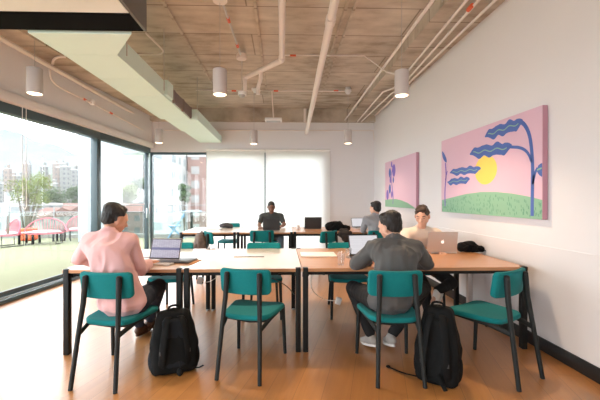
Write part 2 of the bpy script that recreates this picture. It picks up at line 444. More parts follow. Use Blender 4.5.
# back wall: solid right of the window, and a band above the window
WX1 = 1.12
b = MB()
b.box(((WX1 + XR) / 2, YB + .1, 3.29 / 2), (XR - WX1, .2, 3.29), M_WALL)
b.box(((LX(YB) + WX1) / 2, YB + .1, (2.53 + 3.29) / 2), (WX1 - LX(YB), .2, 3.29 - 2.53), M_WALL)
struct('wall_back', b, smooth=False)
b = MB(); b.box(((WX1 + .12 + XR) / 2, YB - .004, .47), (XR - WX1 - .12, .008, .94), M_WALL2); struct('trim_2', b, smooth=False)
b = MB(); b.box((-.6, YB + .03, 3.455), (6.2, .34, .33), M_CONC); struct('trim_3', b, smooth=False)          # concrete beam over the back wall
b = MB(); b.box(((1.75 + XR) / 2, 2.8, 3.53), (XR - 1.75, 11.6, .16), M_CONC); struct('trim_4', b, smooth=False)   # concrete drop along the right wall
def along_left(mb, y0, y1, x_off, w, z0, z1, mt, bev=0):
    """box running along the glass wall between two y's; x_off to the room side"""
    ym = (y0 + y1) / 2
    mb.box((LX(ym) + x_off, ym, (z0 + z1) / 2), (w, (y1 - y0) / math.cos(LA), z1 - z0), mt, rot=Euler((0, 0, -LA)), bev=bev)
b = MB(); along_left(b, YN, YB, -.02, .2, 2.62, 3.60, M_WALL); struct('wall_left', b, smooth=False)
b = MB(); along_left(b, YN, YB, .30, .42, 3.40, 3.60, M_CONC); struct('trim_5', b, smooth=False)
b = MB(); along_left(b, YN, YB - .05,   .115, .07, 2.625, 2.74, M_WALL, .006); struct('trim_6', b)               # blind cassette
# unseen rear wall behind the camera, opening added to let in fill daylight
b = MB(); b.box((-4.05, YN - .1, 1.8), (.6, .2, 3.6), M_WALL); b.box((.6, YN - .1, 1.8), (3.8, .2, 3.6), M_WALL); b.box((-2.5, YN - .1, 3.10), (2.6, .2, 1.0), M_WALL)
struct('wall_rear', b, smooth=False)
# left windows
MULL = [YN + .05, -.0, 2.28, 4.45, 6.61]
ends = MULL[1:] + [YB - .06]
for i, (y0, y1) in enumerate(zip(MULL, ends)):
    fr = MB()
    along_left(fr, y0, y1, 0, .16, 0.0, .055, M_FRAME, .004)
    along_left(fr, y0, y1, .02, .02, .055, .075, M_TRACK)
    along_left(fr, y0, y1, -.05, .03, .055, .13, M_FRAME)
    along_left(fr, y0, y1, 0, .13, 2.49, 2.62, M_FRAME, .004)
    along_left(fr, y0 - .085, y0 + .03, 0, .13, .055, 2.49, M_FRAME, .004)
    along_left(fr, y0 + .035, y0 + .085, -.03, .05, .055, 2.49, M_TRACK, .004)
    along_left(fr, y0 + .09, y0 + .13, -.03, .05, .055, 2.49, M_FRAME, .004)
    if i == 4:
        along_left(fr, y1 - .10, y1 - .02, -.01, .07, .055, 2.49, M_FRAME, .004)
        along_left(fr, y1 - .02, y1 + .02, -.0, .05, .055, 2.49, M_TRACK, .004)
    w = struct('window_%d' % (i + 1), fr)
    g = MB(); along_left(g, y0 + .13, y1 - .12, -.03, .008, .075, 2.49, M_GLASS)
    g.build('pane', w, smooth=False)
    if i in (3, 4):
        h = MB(); ya = y1 - .20 if i == 4 else y0 + .19
        h.box((LX(ya) + .06, ya, 1.02), (.02, .03, .24), M_TRACK, bev=.006); h.build('handle', w)
# back window
fr = MB()
xl = LX(YB) + .02
fr.box(((xl + WX1) / 2, YB + .06, .05), (WX1 - xl, .12, .1), M_FRAME); fr.box(((xl + WX1) / 2, YB + .06, 2.50), (WX1 - xl, .12, .05), M_FRAME)
for x, w_ in ((xl + .025, .05), (-1.84, .07), (-.397, .07), (WX1 - .03, .06)): fr.box((x, YB + .06, 1.28), (w_, .12, 2.4), M_FRAME, bev=.003)
w = struct('window_6', fr)
g = MB(); g.box(((xl + WX1) / 2, YB + .07, 1.28), (WX1 - xl - .1, .008, 2.38), M_GLASS); g.build('pane', w, smooth=False)

# roller blinds
for i, (x0, x1) in enumerate(((-1.85, -.41), (-.384, 1.23))):
    lb = ('white roller blind over the left half of the covered back window', 'white roller blind behind the man in charcoal, ending at the bare wall')[i]
    t = thing('roller_blind', lb, 'blind', ((x0 + x1) / 2, YB - .07, 0), 0, None)
    w_ = x1 - x0
    c = MB(); c.add([(-w_ / 2, 0, .06), (w_ / 2, 0, .06), (w_ / 2, 0, 2.56), (-w_ / 2, 0, 2.56)], [(0, 1, 2, 3)], M_BLIND)
    c.build('cloth', t, smooth=False)
    c = MB(); c.tube([(-w_ / 2, 0, 2.585), (w_ / 2, 0, 2.585)], .03, M_WHITE, 14); c.build('roller_tube', t)
    c = MB(); c.tube([(-w_ / 2, 0, .055), (w_ / 2, 0, .055)], .012, M_WHITE, 8); c.build('bottom_bar', t)

# roller blind chain at the near left window
pc = P(5, 115, y=4.9)
b = MB(); b.tube([(LX(4.75) + .16, 4.75, 2.61), (LX(4.75) + .155, 4.76, 1.25), (LX(4.75) + .155, 4.80, 1.22), (LX(4.75) + .16, 4.82, 1.26), (LX(4.75) + .16, 4.82, 2.61)], .004, M_WHITE, 6)
tag(b.build('blind_chain'), 'thin white bead chain loop hanging beside the large left window', 'chain')

# ------------------------------------------------------------------ ceiling services
def pipe(name, pts, r, mt, label, cat, smooth=0, n=12, fit=None, group=None):
    b = MB(); b.tube(pts, r, mt, n, smooth=smooth)
    o = tag(b.build(name), label, cat, group)
    for (q, d) in (fit or []):
        c = MB(); q = Vector(q); d = Vector(d).normalized()
        c.tube([q - d * .045, q + d * .045], r * 1.5, M_ORANGE, 10); e = c.build('orange_coupling'); e.parent = o; e['label'] = 'orange coupling'
    return o
# thick drain pipe with an elbow, left of centre
a0 = P(282, 0, z=3.35); a1 = P(281.8, 60, z=3.33); a2 = P(245, 78, z=3.28)
b = MB(); b.tube([a0 + (a0 - a1) * 1.4, a1], .038, M_PIPE, 14)
b.tube([a1 - Vector((0, .03, 0)), a1 + Vector((0, .02, 0)), a2], [.04, .04, .034], M_PIPE, 14)
b.tube([a1 - Vector((0, .10, 0)), a1 - Vector((0, .02, 0))], .047, M_PIPE, 14)
o = tag(b.build('drain_pipe'), 'thick white ceiling pipe that bends left above the middle table', 'pipe')
c = MB(); q = a1.lerp(a2, .55); c.tube([q + Vector((0, 0, -.01)), q + Vector((.0, .12, -.09)), q + Vector((-.05, .2, -.18)), q + Vector((-.05, .22, -.3))], .032, M_PIPE, 12, smooth=2); c.build('branch_pipe', o)
c = MB(); c.tube([a2, a2 + Vector((0, 0, -.1)), a2 + Vector((0, .05, -.28))], .03, M_PIPE, 12, smooth=1); c.build('branch_pipe', o)
b0 = P(335, 0, z=3.38); b1 = P(306.5, 133, y=8.4)
b = MB(); b.tube([b0 + (b0 - b1) * .35, b1], [.048, .046], M_PIPE, 14)
b.tube([b0.lerp(b1, .06), b0.lerp(b1, .085)], .058, M_PIPE, 14)
tag(b.build('drain_pipe'), 'long thick white pipe sloping straight to the back wall', 'pipe')
b = MB(); q = P(305, 109, y=8.35); b.tube([q, P(305, 122, y=8.35)], .035, M_PIPE, 10); tag(b.build('pipe_stub'), 'short upright white pipe stub at the concrete beam', 'pipe')
# pipes along the right wall
def along(pa, pb, z, ext=.9):
    A = P(*pa, z=z); B = P(*pb, z=z); return A + (A - B) * ext, B
A, B = along((433, 0), (343.5, 122), 3.33)
pipe('conduit', [A, B], .018, M_PIPE, 'white conduit nearest the middle of the ceiling on the right', 'pipe')
A, B = along((467, 0), (394, 88), 3.38)
pipe('conduit', [A, B, P(383, 92, z=3.38), P(357, 122, z=3.30)], .016, M_PIPE, 'white conduit with a sideways jog, left of the red-collared one', 'pipe')
A, B = along((479, 0), (398, 90), 3.38); cq = P(470, 8, z=3.38)
pipe('conduit', [A, B, P(391, 94, z=3.38), P(361, 122, z=3.30)], .016, M_PIPE, 'white conduit with a red collar near the top right', 'pipe', fit=[(cq, B - A)])
A, B = along((495.5, 0), (419.3, 73), 3.38)
C2 = A.lerp(B, 1.0)
pipe('conduit', [A, B, Vector((2.28, 8.3, 3.38))], .016, M_PIPE, 'white conduit running right against the right wall', 'pipe')
pipe('conduit', [P(442, -3, z=3.5), P(443, 14, z=3.5), P(447, 17, z=3.5), P(466, 16, z=3.43)], .008, M_GALV, 'thin conduit loop crossing the pipes at the top right', 'pipe', smooth=2)
# surface conduits on the slab
for (pa, pb, lb) in (((160, 0), (204, 68), 'concrete coloured cable channel right of the big duct'), ((253.6, 0), (264, 66), 'concrete coloured cable channel left of the thick bent pipe'), ((345, 0), (330, 62), 'concrete coloured cable channel beside the long sloping pipe')):
    A = P(*pa, z=3.585); B = P(*pb, z=3.585); x = (A.x + B.x) / 2
    b = MB(); b.box((x, 3.0, 3.585), (.035, 8.6, .022), M_CONC, bev=.004)
    if lb.endswith('pipe') and 'sloping' in lb: b.box((x + .1, 3.0, 3.586), (.03, 8.6, .02), M_CONC)
    tag(b.build('cable_channel'), lb, 'conduit')
A = P(222, 1, z=3.5); B = P(241, 56, z=3.5)
pipe('conduit', [A, B], .013, M_GALV, 'steel conduit with two orange collars between two junction boxes', 'pipe', fit=[(A.lerp(B, .28), B - A), (A.lerp(B, .76), B - A)])
for i, q in enumerate((P(220, 0, z=3.48), P(241.5, 58, z=3.48))):
    b = MB(); b.lathe([(.075, 0), (.08, .02), (.075, .07), (.03, .09)], M_PIPE, q + Vector((0, 0, -.02)), 18)
    tag(b.build('junction_box'), ('round white junction box at the top edge of the picture', 'round white junction box above the hanging dome camera')[i], 'junction box')
# sprinkler runs across
yy = 6.9
zz = P(290, 91, y=yy).z
pipe('sprinkler_pipe', [P(196, 90.5, y=yy), P(348, 91.5, y=yy)], .011, M_PIPE, 'thin white pipe across the ceiling with red collars, farther one', 'pipe',
     fit=[(P(234, 91, y=yy), (1, 0, 0)), (P(276, 91, y=yy), (1, 0, 0)), (P(336, 91, y=yy), (1, 0, 0))])
y2 = 5.3
pipe('sprinkler_pipe', [P(284, 55.5, y=y2), P(364, 56, y=y2), P(386, 72, y=y2 - .4), P(396, 74.5, y=3.8)], .010, M_PIPE, 'thin white pipe from the pipe elbow to the right pendant', 'pipe',
     fit=[(P(293, 55.7, y=y2), (1, 0, 0))])
# ceiling detectors
def detector(q, r, label, rod=0.0, dome=False):
    t = thing('smoke_detector' if not dome else 'dome_camera', label, 'detector' if not dome else 'camera', q)
    b = MB(); b.lathe([(r, 0), (r * 1.05, .015), (r, .045), (r * .5, .055)], M_WHITE, n=20); b.build('base', t)
    b = MB(); b.lathe([(.001, -r * .75), (r * .45, -r * .66), (r * .72, -r * .4), (r * .82, -.002)], M_WHITE if not dome else M_METAL, n=18); b.build('sensor_dome' if not dome else 'glass_dome', t)
    if rod: b = MB(); b.tube([(0, 0, .05), (0, 0, rod)], .006, M_GALV, 8); b.build('rod', t)
    return t
q = P(242, 95, y=5.35); detector(q, .06, 'hanging dome camera on a thin rod below the junction box', rod=3.6 - q.z, dome=True)
q = P(255, 91, y=6.85); detector(q, .055, 'small round detector just right of the dome camera')
q = P(348, 92, y=6.88); detector(q, .065, 'round smoke detector at the right end of the far sprinkler pipe')
# flat white box lamp hanging on a rod
q = P(273.5, 120, y=7.4); t = thing('wireless_router', 'flat white box hanging on a rod near the back wall', 'router', q)
b = MB(); b.box((0, 0, 0), (.36, .2, .06), M_WHITE, bev=.01); b.build('casing', t)
b = MB(); b.tube([(0, 0, .03), (-.03, -.25, 3.6 - q.z)], .013, M_PIPE, 8); b.build('rod', t)
b = MB(); b.box((0, 0, -.034), (.30, .15, .008), M_METAL); b.build('grille', t)
# conduit across the top of the back wall
pipe('conduit', [(-2.9, YB - .02, 3.07), (XR - .02, YB - .02, 3.09)], .014, M_PIPE, 'thin white conduit across the top of the back wall', 'pipe')
pipe('conduit', [P(374, 140, y=YB - .03), Vector((XR - .03, YB - .03, 3.09))], .01, M_PIPE, 'short upright conduit in the back right corner', 'pipe')
# left side pipes
J0 = P(0, 38, z=3.28); J1 = P(168, 133, z=3.28)
pipe('ceiling_pipe', [J0 + (J0 - J1) * .3, J1], .032, M_PIPE, 'long white pipe above the left glass wall', 'pipe')
pipe('conduit', [P(53, 64, z=3.34), P(53.5, 60, z=3.36), P(58, 57, z=3.38), P(66, 57, z=3.4)], .018, M_PIPE, 'small white elbow rising from the long left pipe', 'pipe', smooth=2)
q0 = P(50, 70, z=3.2); q1 = P(60, 88, x=q0.x - .06); q2 = P(90, 102, x=q0.x - .05); q3 = P(143, 130, x=q0.x + .1)
pipe('conduit', [q0, P(51, 80, x=q0.x), q1, q2, q3], .012, M_PIPE, 'thin white conduit with red collars dipping over the left windows', 'pipe', smooth=2,
     fit=[(q1.lerp(q2, .8), q2 - q1), (q2.lerp(q3, .33), q3 - q2)])
q = P(92, 103, x=q0.x - .05); detector(q, .055, 'small round detector on the thin conduit over the left windows')
pipe('conduit', [P(146, 33.5, z=3.3), P(163, 50, z=3.3), P(163.5, 53, z=3.3), P(158, 55, z=3.3), P(133, 55, z=3.45)], .011, M_PIPE, 'thin white conduit hooking round beside the big duct', 'pipe', smooth=1)

# ---- big duct and fan coil unit
ZD = 2.74
t = thing('air_duct', 'large pale green sheet metal air duct running to the back wall', 'duct', (-1.8, 3.3, ZD))
def local(p, o): return Vector(p) - o.location
def slab(mb, poly, z0, z1, mt):
    n = len(poly); mb.add([(x, y, z0) for x, y in poly] + [(x, y, z1) for x, y in poly], [list(range(n))[::-1], list(range(n, 2 * n))] + [[i, (i + 1) % n, n + (i + 1) % n, n + i] for i in range(n)], mt)
dl = [(-2.10, 2.93), (-1.25, 2.93), (-1.57, 3.36), (-1.57, 4.62), (-1.57, 4.99), (-1.57, 6.0), (-1.46, 6.2), (-1.46, 8.45), (-1.93, 8.45), (-2.02, 6.2)]
b = MB(); slab(b, [(-2.10 + 1.8, 2.93 - 3.3), (-1.25 + 1.8, 2.93 - 3.3), (-1.57 + 1.8, 3.36 - 3.3), (-2.08 + 1.8, 3.36 - 3.3)], 0, .21, M_DUCT); b.build('duct_transition', t, smooth=False)
b = MB()
for i, (y0, y1) in enumerate(((3.365, 4.0), (4.006, 4.7), )): b.box((-1.825 + 1.8, (y0 + y1) / 2 - 3.3, .105), (.51, y1 - y0, .21), M_DUCT)
b.build('duct_section', t, smooth=False)
b = MB(); b.box((-1.825 + 1.8, (4.706 + 6.05) / 2 - 3.3, .105), (.51, 6.05 - 4.706, .21), M_DUCT)
b.box((-1.555 + 1.8, 4.83 - 3.3, .13), (.05, .24, .2), M_DUCT)
b.build('duct_section', t, smooth=False)
b = MB(); b.box((-1.735 + 1.8, (6.056 + 7.1) / 2 - 3.3, .09), (.56, 7.1 - 6.056, .18), M_DUCT); b.box((-1.72 + 1.8, (7.106 + 8.5) / 2 - 3.3, .085), (.53, 8.5 - 7.106, .17), M_DUCT); b.build('duct_section', t, smooth=False)
b = MB()
for y0 in (5.06, 5.55):
    for k in range(9):
        b.box((-1.555 + 1.8, y0 + .23 - 3.3, .03 + k * .019), (.03, .44, .009), M_GRILLE)
    for yy_ in (y0, y0 + .45): b.box((-1.555 + 1.8, yy_ - 3.3, .105), (.03, .03, .19), M_GRILLE)
b.build('grille', t, smooth=False)
for (hx, hy) in ((-1.54, 3.5), (-1.54, 6.4), (-2.06, 6.4), (-1.54, 4.6)):
    b = MB(); b.tube([(hx + 1.8, hy - 3.3, .05), (hx + 1.8, hy - 3.3, ZT - ZD)], .006, M_GALV, 6); b.build('hanger_rod', t)
t = thing('fan_coil_unit', 'big pale air conditioning unit with a black return slot at top left', 'air conditioner', (-2.1, 2.4, ZD))
b = MB(); b.box((-.01, -.42, .38), (1.96, 1.30, .72), M_UNIT); b.box((-.01, -.42, .01), (1.96, 1.24, .02), M_UNIT)
b.build('casing', t, smooth=False)
b = MB(); b.box((-.01, -.0, .0), (1.955, .012, .024), M_METAL); b.build('seam', t)
b = MB(); b.box((-.01, .355, .37), (1.96, .25, .74), M_VENT)
b.build('return_slot', t, smooth=False)
b = MB(); b.box((.985, -.17, .38), (.02, 1.30, .76), mat('dark galvanised side panel', (.16, .15, .13), .6)); b.build('side_panel', t, smooth=False)

# ---- pendants
def make_pendant(label, q):
    t = thing('pendant_lamp', label, 'lamp', q, 0, 'white cylinder pendant lamps')
    b = MB(); b.lathe([(.050, .03), (.066, .012), (.072, 0), (.074, .002), (.074, .26), (.070, .27), (.0, .27)], M_LAMP, n=28); b.build('lamp_shade', t)
    b = MB(); b.lathe([(.0, .012), (.062, .010), (.064, .002), (.05, -.004), (.0, -.008)], M_BULB, n=24); b.build('lamp_diffuser', t)
    b = MB(); b.tube([(0, 0, .27), (0, 0, ZT - q[2] - .03)], .0025, M_METAL, 8); b.build('cord', t)
    b = MB(); b.lathe([(.05, ZT - q[2] - .035), (.05, ZT - q[2])], M_WHITE, n=18); b.build('ceiling_rose', t)
    return t
ZP = 2.475
pl = [((220, 95), 3.68, 'white cylinder pendant lamp nearer the middle, right of the big duct'), ((401.5, 96), 3.68, 'white cylinder pendant lamp near the right wall pipes'), ((35, 94), 3.75, 'white cylinder pendant lamp in front of the left windows'),
      ((159, 143), 6.9, 'small far pendant lamp over the glass corner'), ((254, 144), 6.9, 'small far pendant lamp above the left blind'), ((348, 143.5), 6.9, 'small far pendant lamp by the bare back wall')]
pend0 = None
for (pp, yv, lb) in pl:
    q = P(*pp, z=ZP)
    if pend0 is None: pend0 = make_pendant(lb, q)
    else: copy_tree(pend0, q, 0, lb)
    L = bpy.data.lights.new('pendant_light', 'SPOT'); L.energy = PEND_W * (1.0 if yv < 5 else .5); L.color = (1, .74, .50); L.spot_size = math.radians(130); L.spot_blend = .6; L.shadow_soft_size = .05
    lo = bpy.data.objects.new('pendant_light', L); COL.objects.link(lo); lo.location = q + Vector((0, 0, -.01))

# unseen lamp row added over the camera to brighten the foreground
for xq in (-2.25, -.6, 1.25):
    q = Vector((xq, .42, ZP)); copy_tree(pend0, q, 0, 'unseen white cylinder pendant lamp added over the camera for foreground light')
    L = bpy.data.lights.new('pendant_light', 'SPOT'); L.energy = 62; L.color = (1, .74, .50); L.spot_size = math.radians(130); L.spot_blend = .6; L.shadow_soft_size = .05
    lo = bpy.data.objects.new('pendant_light', L); COL.objects.link(lo); lo.location = q + Vector((0, 0, -.01))
# ------------------------------------------------------------------ paintings
def art(name, label, corners, plane_x, thick, build):
    """corners in the picture: left x, right x; builds a wall canvas on the right wall"""
    mb = MB(); build(mb, plane_x, thick); return tag(mb.build(name, smooth=False), label, 'painting')
A_PINK = mat('pink paint', (.72, .48, .58), .7); A_BLUE = mat('cobalt blue paint', (.075, .14, .42), .6); A_GREEN = mat('mint green paint', (.25, .46, .31), .7)
A_DGREEN = mat('leaf green paint', (.13, .33, .22), .7); A_YEL = mat('sun yellow paint', (.86, .62, .13), .7); A_PURP = mat('violet paint', (.22, .14, .50), .7); A_EDGE = mat('dusky pink canvas edge', (.52, .27, .34), .7)
PX = XR - .055
def wp(px, py): v = P(px, py, x=PX); return (v.y, v.z)
def face(mb, pts, mt, lift):
    """flat painted shape on the canvas front; pts are (y,z) on the wall"""
    x = PX - lift; c = [(x, y, z) for y, z in pts]; n = len(c)
    mb.add(c, [list(range(n))], mt)
def smoothpoly(pts, it=2):
    for _ in range(it):
        q = []
        for i in range(len(pts)):
            a = pts[i]; b_ = pts[(i + 1) % len(pts)]
            q += [(a[0] * .75 + b_[0] * .25, a[1] * .75 + b_[1] * .25), (a[0] * .25 + b_[0] * .75, a[1] * .25 + b_[1] * .75)]
        pts = q
    return pts
def stroke(mb, pts, w, mt, lift):
    pts = [Vector(p) for p in pts]
    for _ in range(2):
        q = [pts[0]]
        for a, c in zip(pts, pts[1:]): q += [a.lerp(c, .25), a.lerp(c, .75)]
        q.append(pts[-1]); pts = q
    Ls = []; Rs = []
    for i, p in enumerate(pts):
        t_ = (pts[min(i + 1, len(pts) - 1)] - pts[max(i - 1, 0)]).normalized(); n_ = Vector((-t_.y, t_.x))
        Ls.append(p + n_ * w / 2); Rs.append(p - n_ * w / 2)
    for i in range(len(pts) - 1): face(mb, [Ls[i], Ls[i + 1], Rs[i + 1], Rs[i]], mt, lift)
def wavy_leaf(mb, a, b_, w, n, lift):
    """scalloped blue leaf from a to b with a green midrib"""
    a = Vector(a); b_ = Vector(b_); d = b_ - a; Ln = d.length; d.normalize(); nn = Vector((-d.y, d.x))
    top = []; bot = []; N_ = 40
    for i in range(N_ + 1):
        s = i / N_; env = min(1, 5.0 * s + .25, 5.0 * (1 - s) + .12); wob = .88 + .24 * abs(math.sin(s * n * math.pi * 1.4)); wv = .10 * w * math.sin(s * n * 2 * math.pi + .9)
        p = a + d * (Ln * s)
        top.append(p + nn * (w / 2 * env * wob + wv)); bot.append(p - nn * (w / 2 * env * wob - wv))
    for i in range(N_): face(mb, [top[i], top[i + 1], bot[i + 1], bot[i]], A_BLUE, lift)
    mid = [(top[i] + bot[i]) / 2 for i in range(4, N_ - 3)]
    stroke(mb, mid, w * .09, A_GREEN, lift + .0006)
def canvas(mb, y0, y1, z0, z1):
    mb.box(((PX + XR - .009) / 2, (y0 + y1) / 2, (z0 + z1) / 2), (XR - .009 - PX, abs(y1 - y0), z1 - z0), A_EDGE)
    face(mb, [(y0, z0), (y1, z0), (y1, z1), (y0, z1)], A_PINK, .001)
def hill(mb, base0, prof, mt, lift, zb):
    for (p, q) in zip(prof, prof[1:]): face(mb, [(p[0], zb), (q[0], zb), (q[0], q[1]), (p[0], p[1])], mt, lift)
def paint1(mb, px_, th):
    yl, yr = wp(441.5, 180)[0], wp(542.5, 180)[0]
    z1 = (wp(441.5, 140.5)[1] + wp(542.5, 106.5)[1]) / 2; z0 = (wp(441.5, 211.5)[1] + wp(542.5, 220)[1]) / 2
    canvas(mb, yr, yl, z0, z1)
    # work in fractions: u across (0 left in the picture .. 1 right), v up
    def U(u, v): return (yl + (yr - yl) * u, z0 + (z1 - z0) * v)
    def F(px, py):
        y, z = wp(px, py); return U((y - yl) / (yr - yl), min(.995, max(.0, (z - z0) / (z1 - z0))))
    prof = [F(442, 200), F(452, 197.5), F(466, 194), F(481, 192), F(497, 192), F(512, 193.5), F(526, 196), F(535, 198), F(542.4, 200)]
    s = []
    for i in range(len(prof) - 1):
        for k in range(4): s.append((prof[i][0] + (prof[i + 1][0] - prof[i][0]) * k / 4, prof[i][1] + (prof[i + 1][1] - prof[i][1]) * k / 4))
    s.append(prof[-1]); hill(mb, 0, s, A_GREEN, .002, z0)
    rnd = random.Random(4)
    for _ in range(330):
        u = rnd.random(); v = rnd.uniform(.02, .30); y, z = U(u, v)
        zt = min(p[1] for p in s if abs(p[0] - y) < .15) - .02
        if z < zt: face(mb, [(y - .005, z - .013), (y + .005, z - .013), (y + .007, z + .013), (y - .003, z + .013)], A_DGREEN, .0026)
    c = F(485.5, 170); cy, cz = c; ry = abs(F(474.5, 170)[0] - F(496.5, 170)[0]) / 2; rz = (F(485, 156)[1] - F(485, 185)[1]) / 2
    face(mb, [(cy + ry * math.cos(k * math.pi / 18), cz + rz * math.sin(k * math.pi / 18)) for k in range(36)], A_YEL, .0024)
    # right tree
    stroke(mb, [F(532.5, 216), F(532.5, 195), F(533, 165), F(531.5, 145), F(529, 132), F(524, 123.5), F(520, 122)], .042, A_BLUE, .003)
    stroke(mb, [F(532, 162), F(528, 152), F(521, 147.5), F(511, 147)], .03, A_BLUE, .003)
    stroke(mb, [F(533, 184), F(535, 173), F(538, 168)], .03, A_BLUE, .003)
    lf = [F(537, 170), F(538.5, 165.5), F(541, 163.5), F(542.4, 163), F(542.4, 177), F(540, 175.5), F(538, 173)]
    face(mb, lf, A_BLUE, .0034)
    stroke(mb, [F(537.5, 170), F(542, 168)], .014, A_GREEN, .004)
    wavy_leaf(mb, F(523, 122), F(485, 136), .115, 3.5, .0034)
    wavy_leaf(mb, F(512, 147), F(470, 153.5), .125, 3.5, .0034)
    wavy_leaf(mb, F(481, 169), F(450, 172.5), .085, 3.5, .0034)
    wavy_leaf(mb, F(470, 179.5), F(447.5, 182.5), .08, 3, .0034)
    stroke(mb, [F(445.3, 206), F(445, 190), F(446.5, 175), F(445.5, 163)], .03, A_PURP, .003)
    stroke(mb, [F(445.5, 180), F(447.5, 171)], .02, A_PURP, .003)
    face(mb, smoothpoly([F(441.8, 151), F(443.8, 152), F(447.3, 160), F(446.5, 163.5), F(443, 159)]), A_BLUE, .0034)
art('painting', 'large pink canvas with a yellow sun, green hill and blue wavy leaves', None, PX, .05, paint1)
def paint2(mb, px_, th):
    yl, yr = wp(385.2, 180)[0], wp(416.2, 180)[0]
    z1 = (wp(385.2, 162.5)[1] + wp(416.2, 152.8)[1]) / 2; z0 = (wp(385.2, 206.5)[1] + wp(416.2, 208.8)[1]) / 2
    canvas(mb, yr, yl, z0, z1)
    def F(px, py):
        y, z = wp(px, py); return (min(yl, max(yr, y)), min(z1, max(z0, z)))
    prof = [F(385.3, 200), F(390, 199.3), F(396, 199), F(402, 200.5), F(408, 203), F(413, 206.5), F(416, 209)]
    hill(mb, 0, prof, A_GREEN, .002, z0)
    stroke(mb, [F(393, 204), F(393.5, 196), F(392, 185), F(391, 176), F(393, 168), F(391.5, 163)], .035, A_PURP, .003)
    for (u, v, a) in ((391.7, 164.5, .06), (390, 173, .10), (394, 170.5, .13), (390.5, 180, .07), (393.5, 180, .06), (390, 189, .10), (387.6, 195, .11), (392, 194.5, .07)):
        c = F(u, v); face(mb, [(c[0] + a * .75 * math.cos(k * math.pi / 8), c[1] + a * 1.0 * math.sin(k * math.pi / 8)) for k in range(16)], A_PURP if (u + v) % 2 < 1 else A_BLUE, .0034)
art('painting', 'smaller pink canvas with violet flowering stem and a green mound', None, PX, .05, paint2)

# ------------------------------------------------------------------ tables
TZ = .745
def make_table(x0, x1, y0, label, group=None):
    w_ = x1 - x0; D = 1.24; cx = (x0 + x1) / 2
    t = thing('bench_table', label, 'table', (cx, y0 + D / 2, 0), 0, None)
    b = MB(); b.box((0, 0, TZ - .002), (w_ - .006, D, .004), M_TOP if w_ < 1.5 else M_TOP2)
    b.box((0, 0, TZ - .017), (w_ - .006, D, .026), M_EDGE)
    b.build('tabletop', t, smooth=False)
    for sx in (-1, 1):
        for sy in (-1, 1):
            b = MB(); b.box((sx * (w_ / 2 - .033), sy * (D / 2 - .022), TZ / 2 + .0035), (.046, .055, TZ + .001), M_BLACK, bev=.004)
            o = b.build('leg', t)
            f = MB(); f.lathe([(.018, 0), (.018, .012)], M_METAL, (sx * (w_ / 2 - .033), sy * (D / 2 - .05), 0.0), 12); f.build('foot', o)
    b = MB()
    for sy in (-1, 1): b.box((0, sy * (D / 2 - .12), TZ - .055), (w_ - .12, .03, .05), M_BLACK)
    for sx in (-1, 1): b.box((sx * (w_ / 2 - .05), 0, TZ - .055), (.03, D - .1, .05), M_BLACK)
    for sx in (-1, 1):
        for sy in (-1, 1):
            M_ = Matrix.Translation((sx * (w_ / 2 - .14), sy * (D / 2 - .03), TZ - .055))
            b.box((sx * (w_ / 2 - .13), sy * (D / 2 - .05), TZ - .05), (.16, .02, .016), M_BLACK, rot=Euler((0, -sx * .16, 0)))
    b.build('frame', t)
    b = MB(); b.box((0, .0, TZ + .0012), (.32, .03, .003), M_VENT); b.build('cable_slot', t)
    b = MB(); b.box((0, 0, TZ - .12), (w_ - .4, .16, .006), M_DARKPL); b.box((0, .08, TZ - .09), (w_ - .4, .005, .06), M_DARKPL); b.build('cable_tray', t)
    return t
XS = [-1.90, -.862, .186, 2.235]
YT1, YT2 = 3.05, 6.36
names = ['near pale bench table nearest the left windows, with two laptops', 'near pale bench table in the middle with an empty top and a cable slot', 'near long bench table against the right wall, with drinking glasses']
names2 = ['far pale table by the left windows, its near left leg dark', 'far table in the middle holding the dark fabric bag', 'far long table with black duffel bag and open dark laptop']
for i in range(3): make_table(XS[i], XS[i + 1], YT1, names[i])
for i in range(3): make_table(XS[i] + .04, XS[i + 1] + .04, YT2, names2[i])

# ------------------------------------------------------------------ chairs
def pad_mesh(w, h, t, cx, bev, mt, bend, axis='z'):
    """rounded pad w x h x t; thickness along y; bend curves it along x"""
    bm = bmesh.new(); bmesh.ops.create_cube(bm, size=1)
    for v in bm.verts: v.co = Vector((v.co.x * w, v.co.y * t, v.co.z * h))
    ed = [e for e in bm.edges if abs((e.verts[0].co - e.verts[1].co).y) > t * .5]
    bmesh.ops.bevel(bm, geom=ed, offset=cx, segments=6, affect='EDGES', profile=.5)
    ed = [e for e in bm.edges if abs((e.verts[0].co - e.verts[1].co).y) < 1e-5 and len(e.link_faces) == 2 and any(abs(f.normal.y) > .9 for f in e.link_faces)]
    bmesh.ops.bevel(bm, geom=ed, offset=bev, segments=4, affect='EDGES', profile=.5)
    for k in range(-5, 6):
        bmesh.ops.bisect_plane(bm, geom=bm.verts[:] + bm.edges[:] + bm.faces[:], plane_co=(k * w / 12, 0, 0), plane_no=(1, 0, 0))
    for v in bm.verts: v.co.y += bend * (v.co.x ** 2)
    return bm
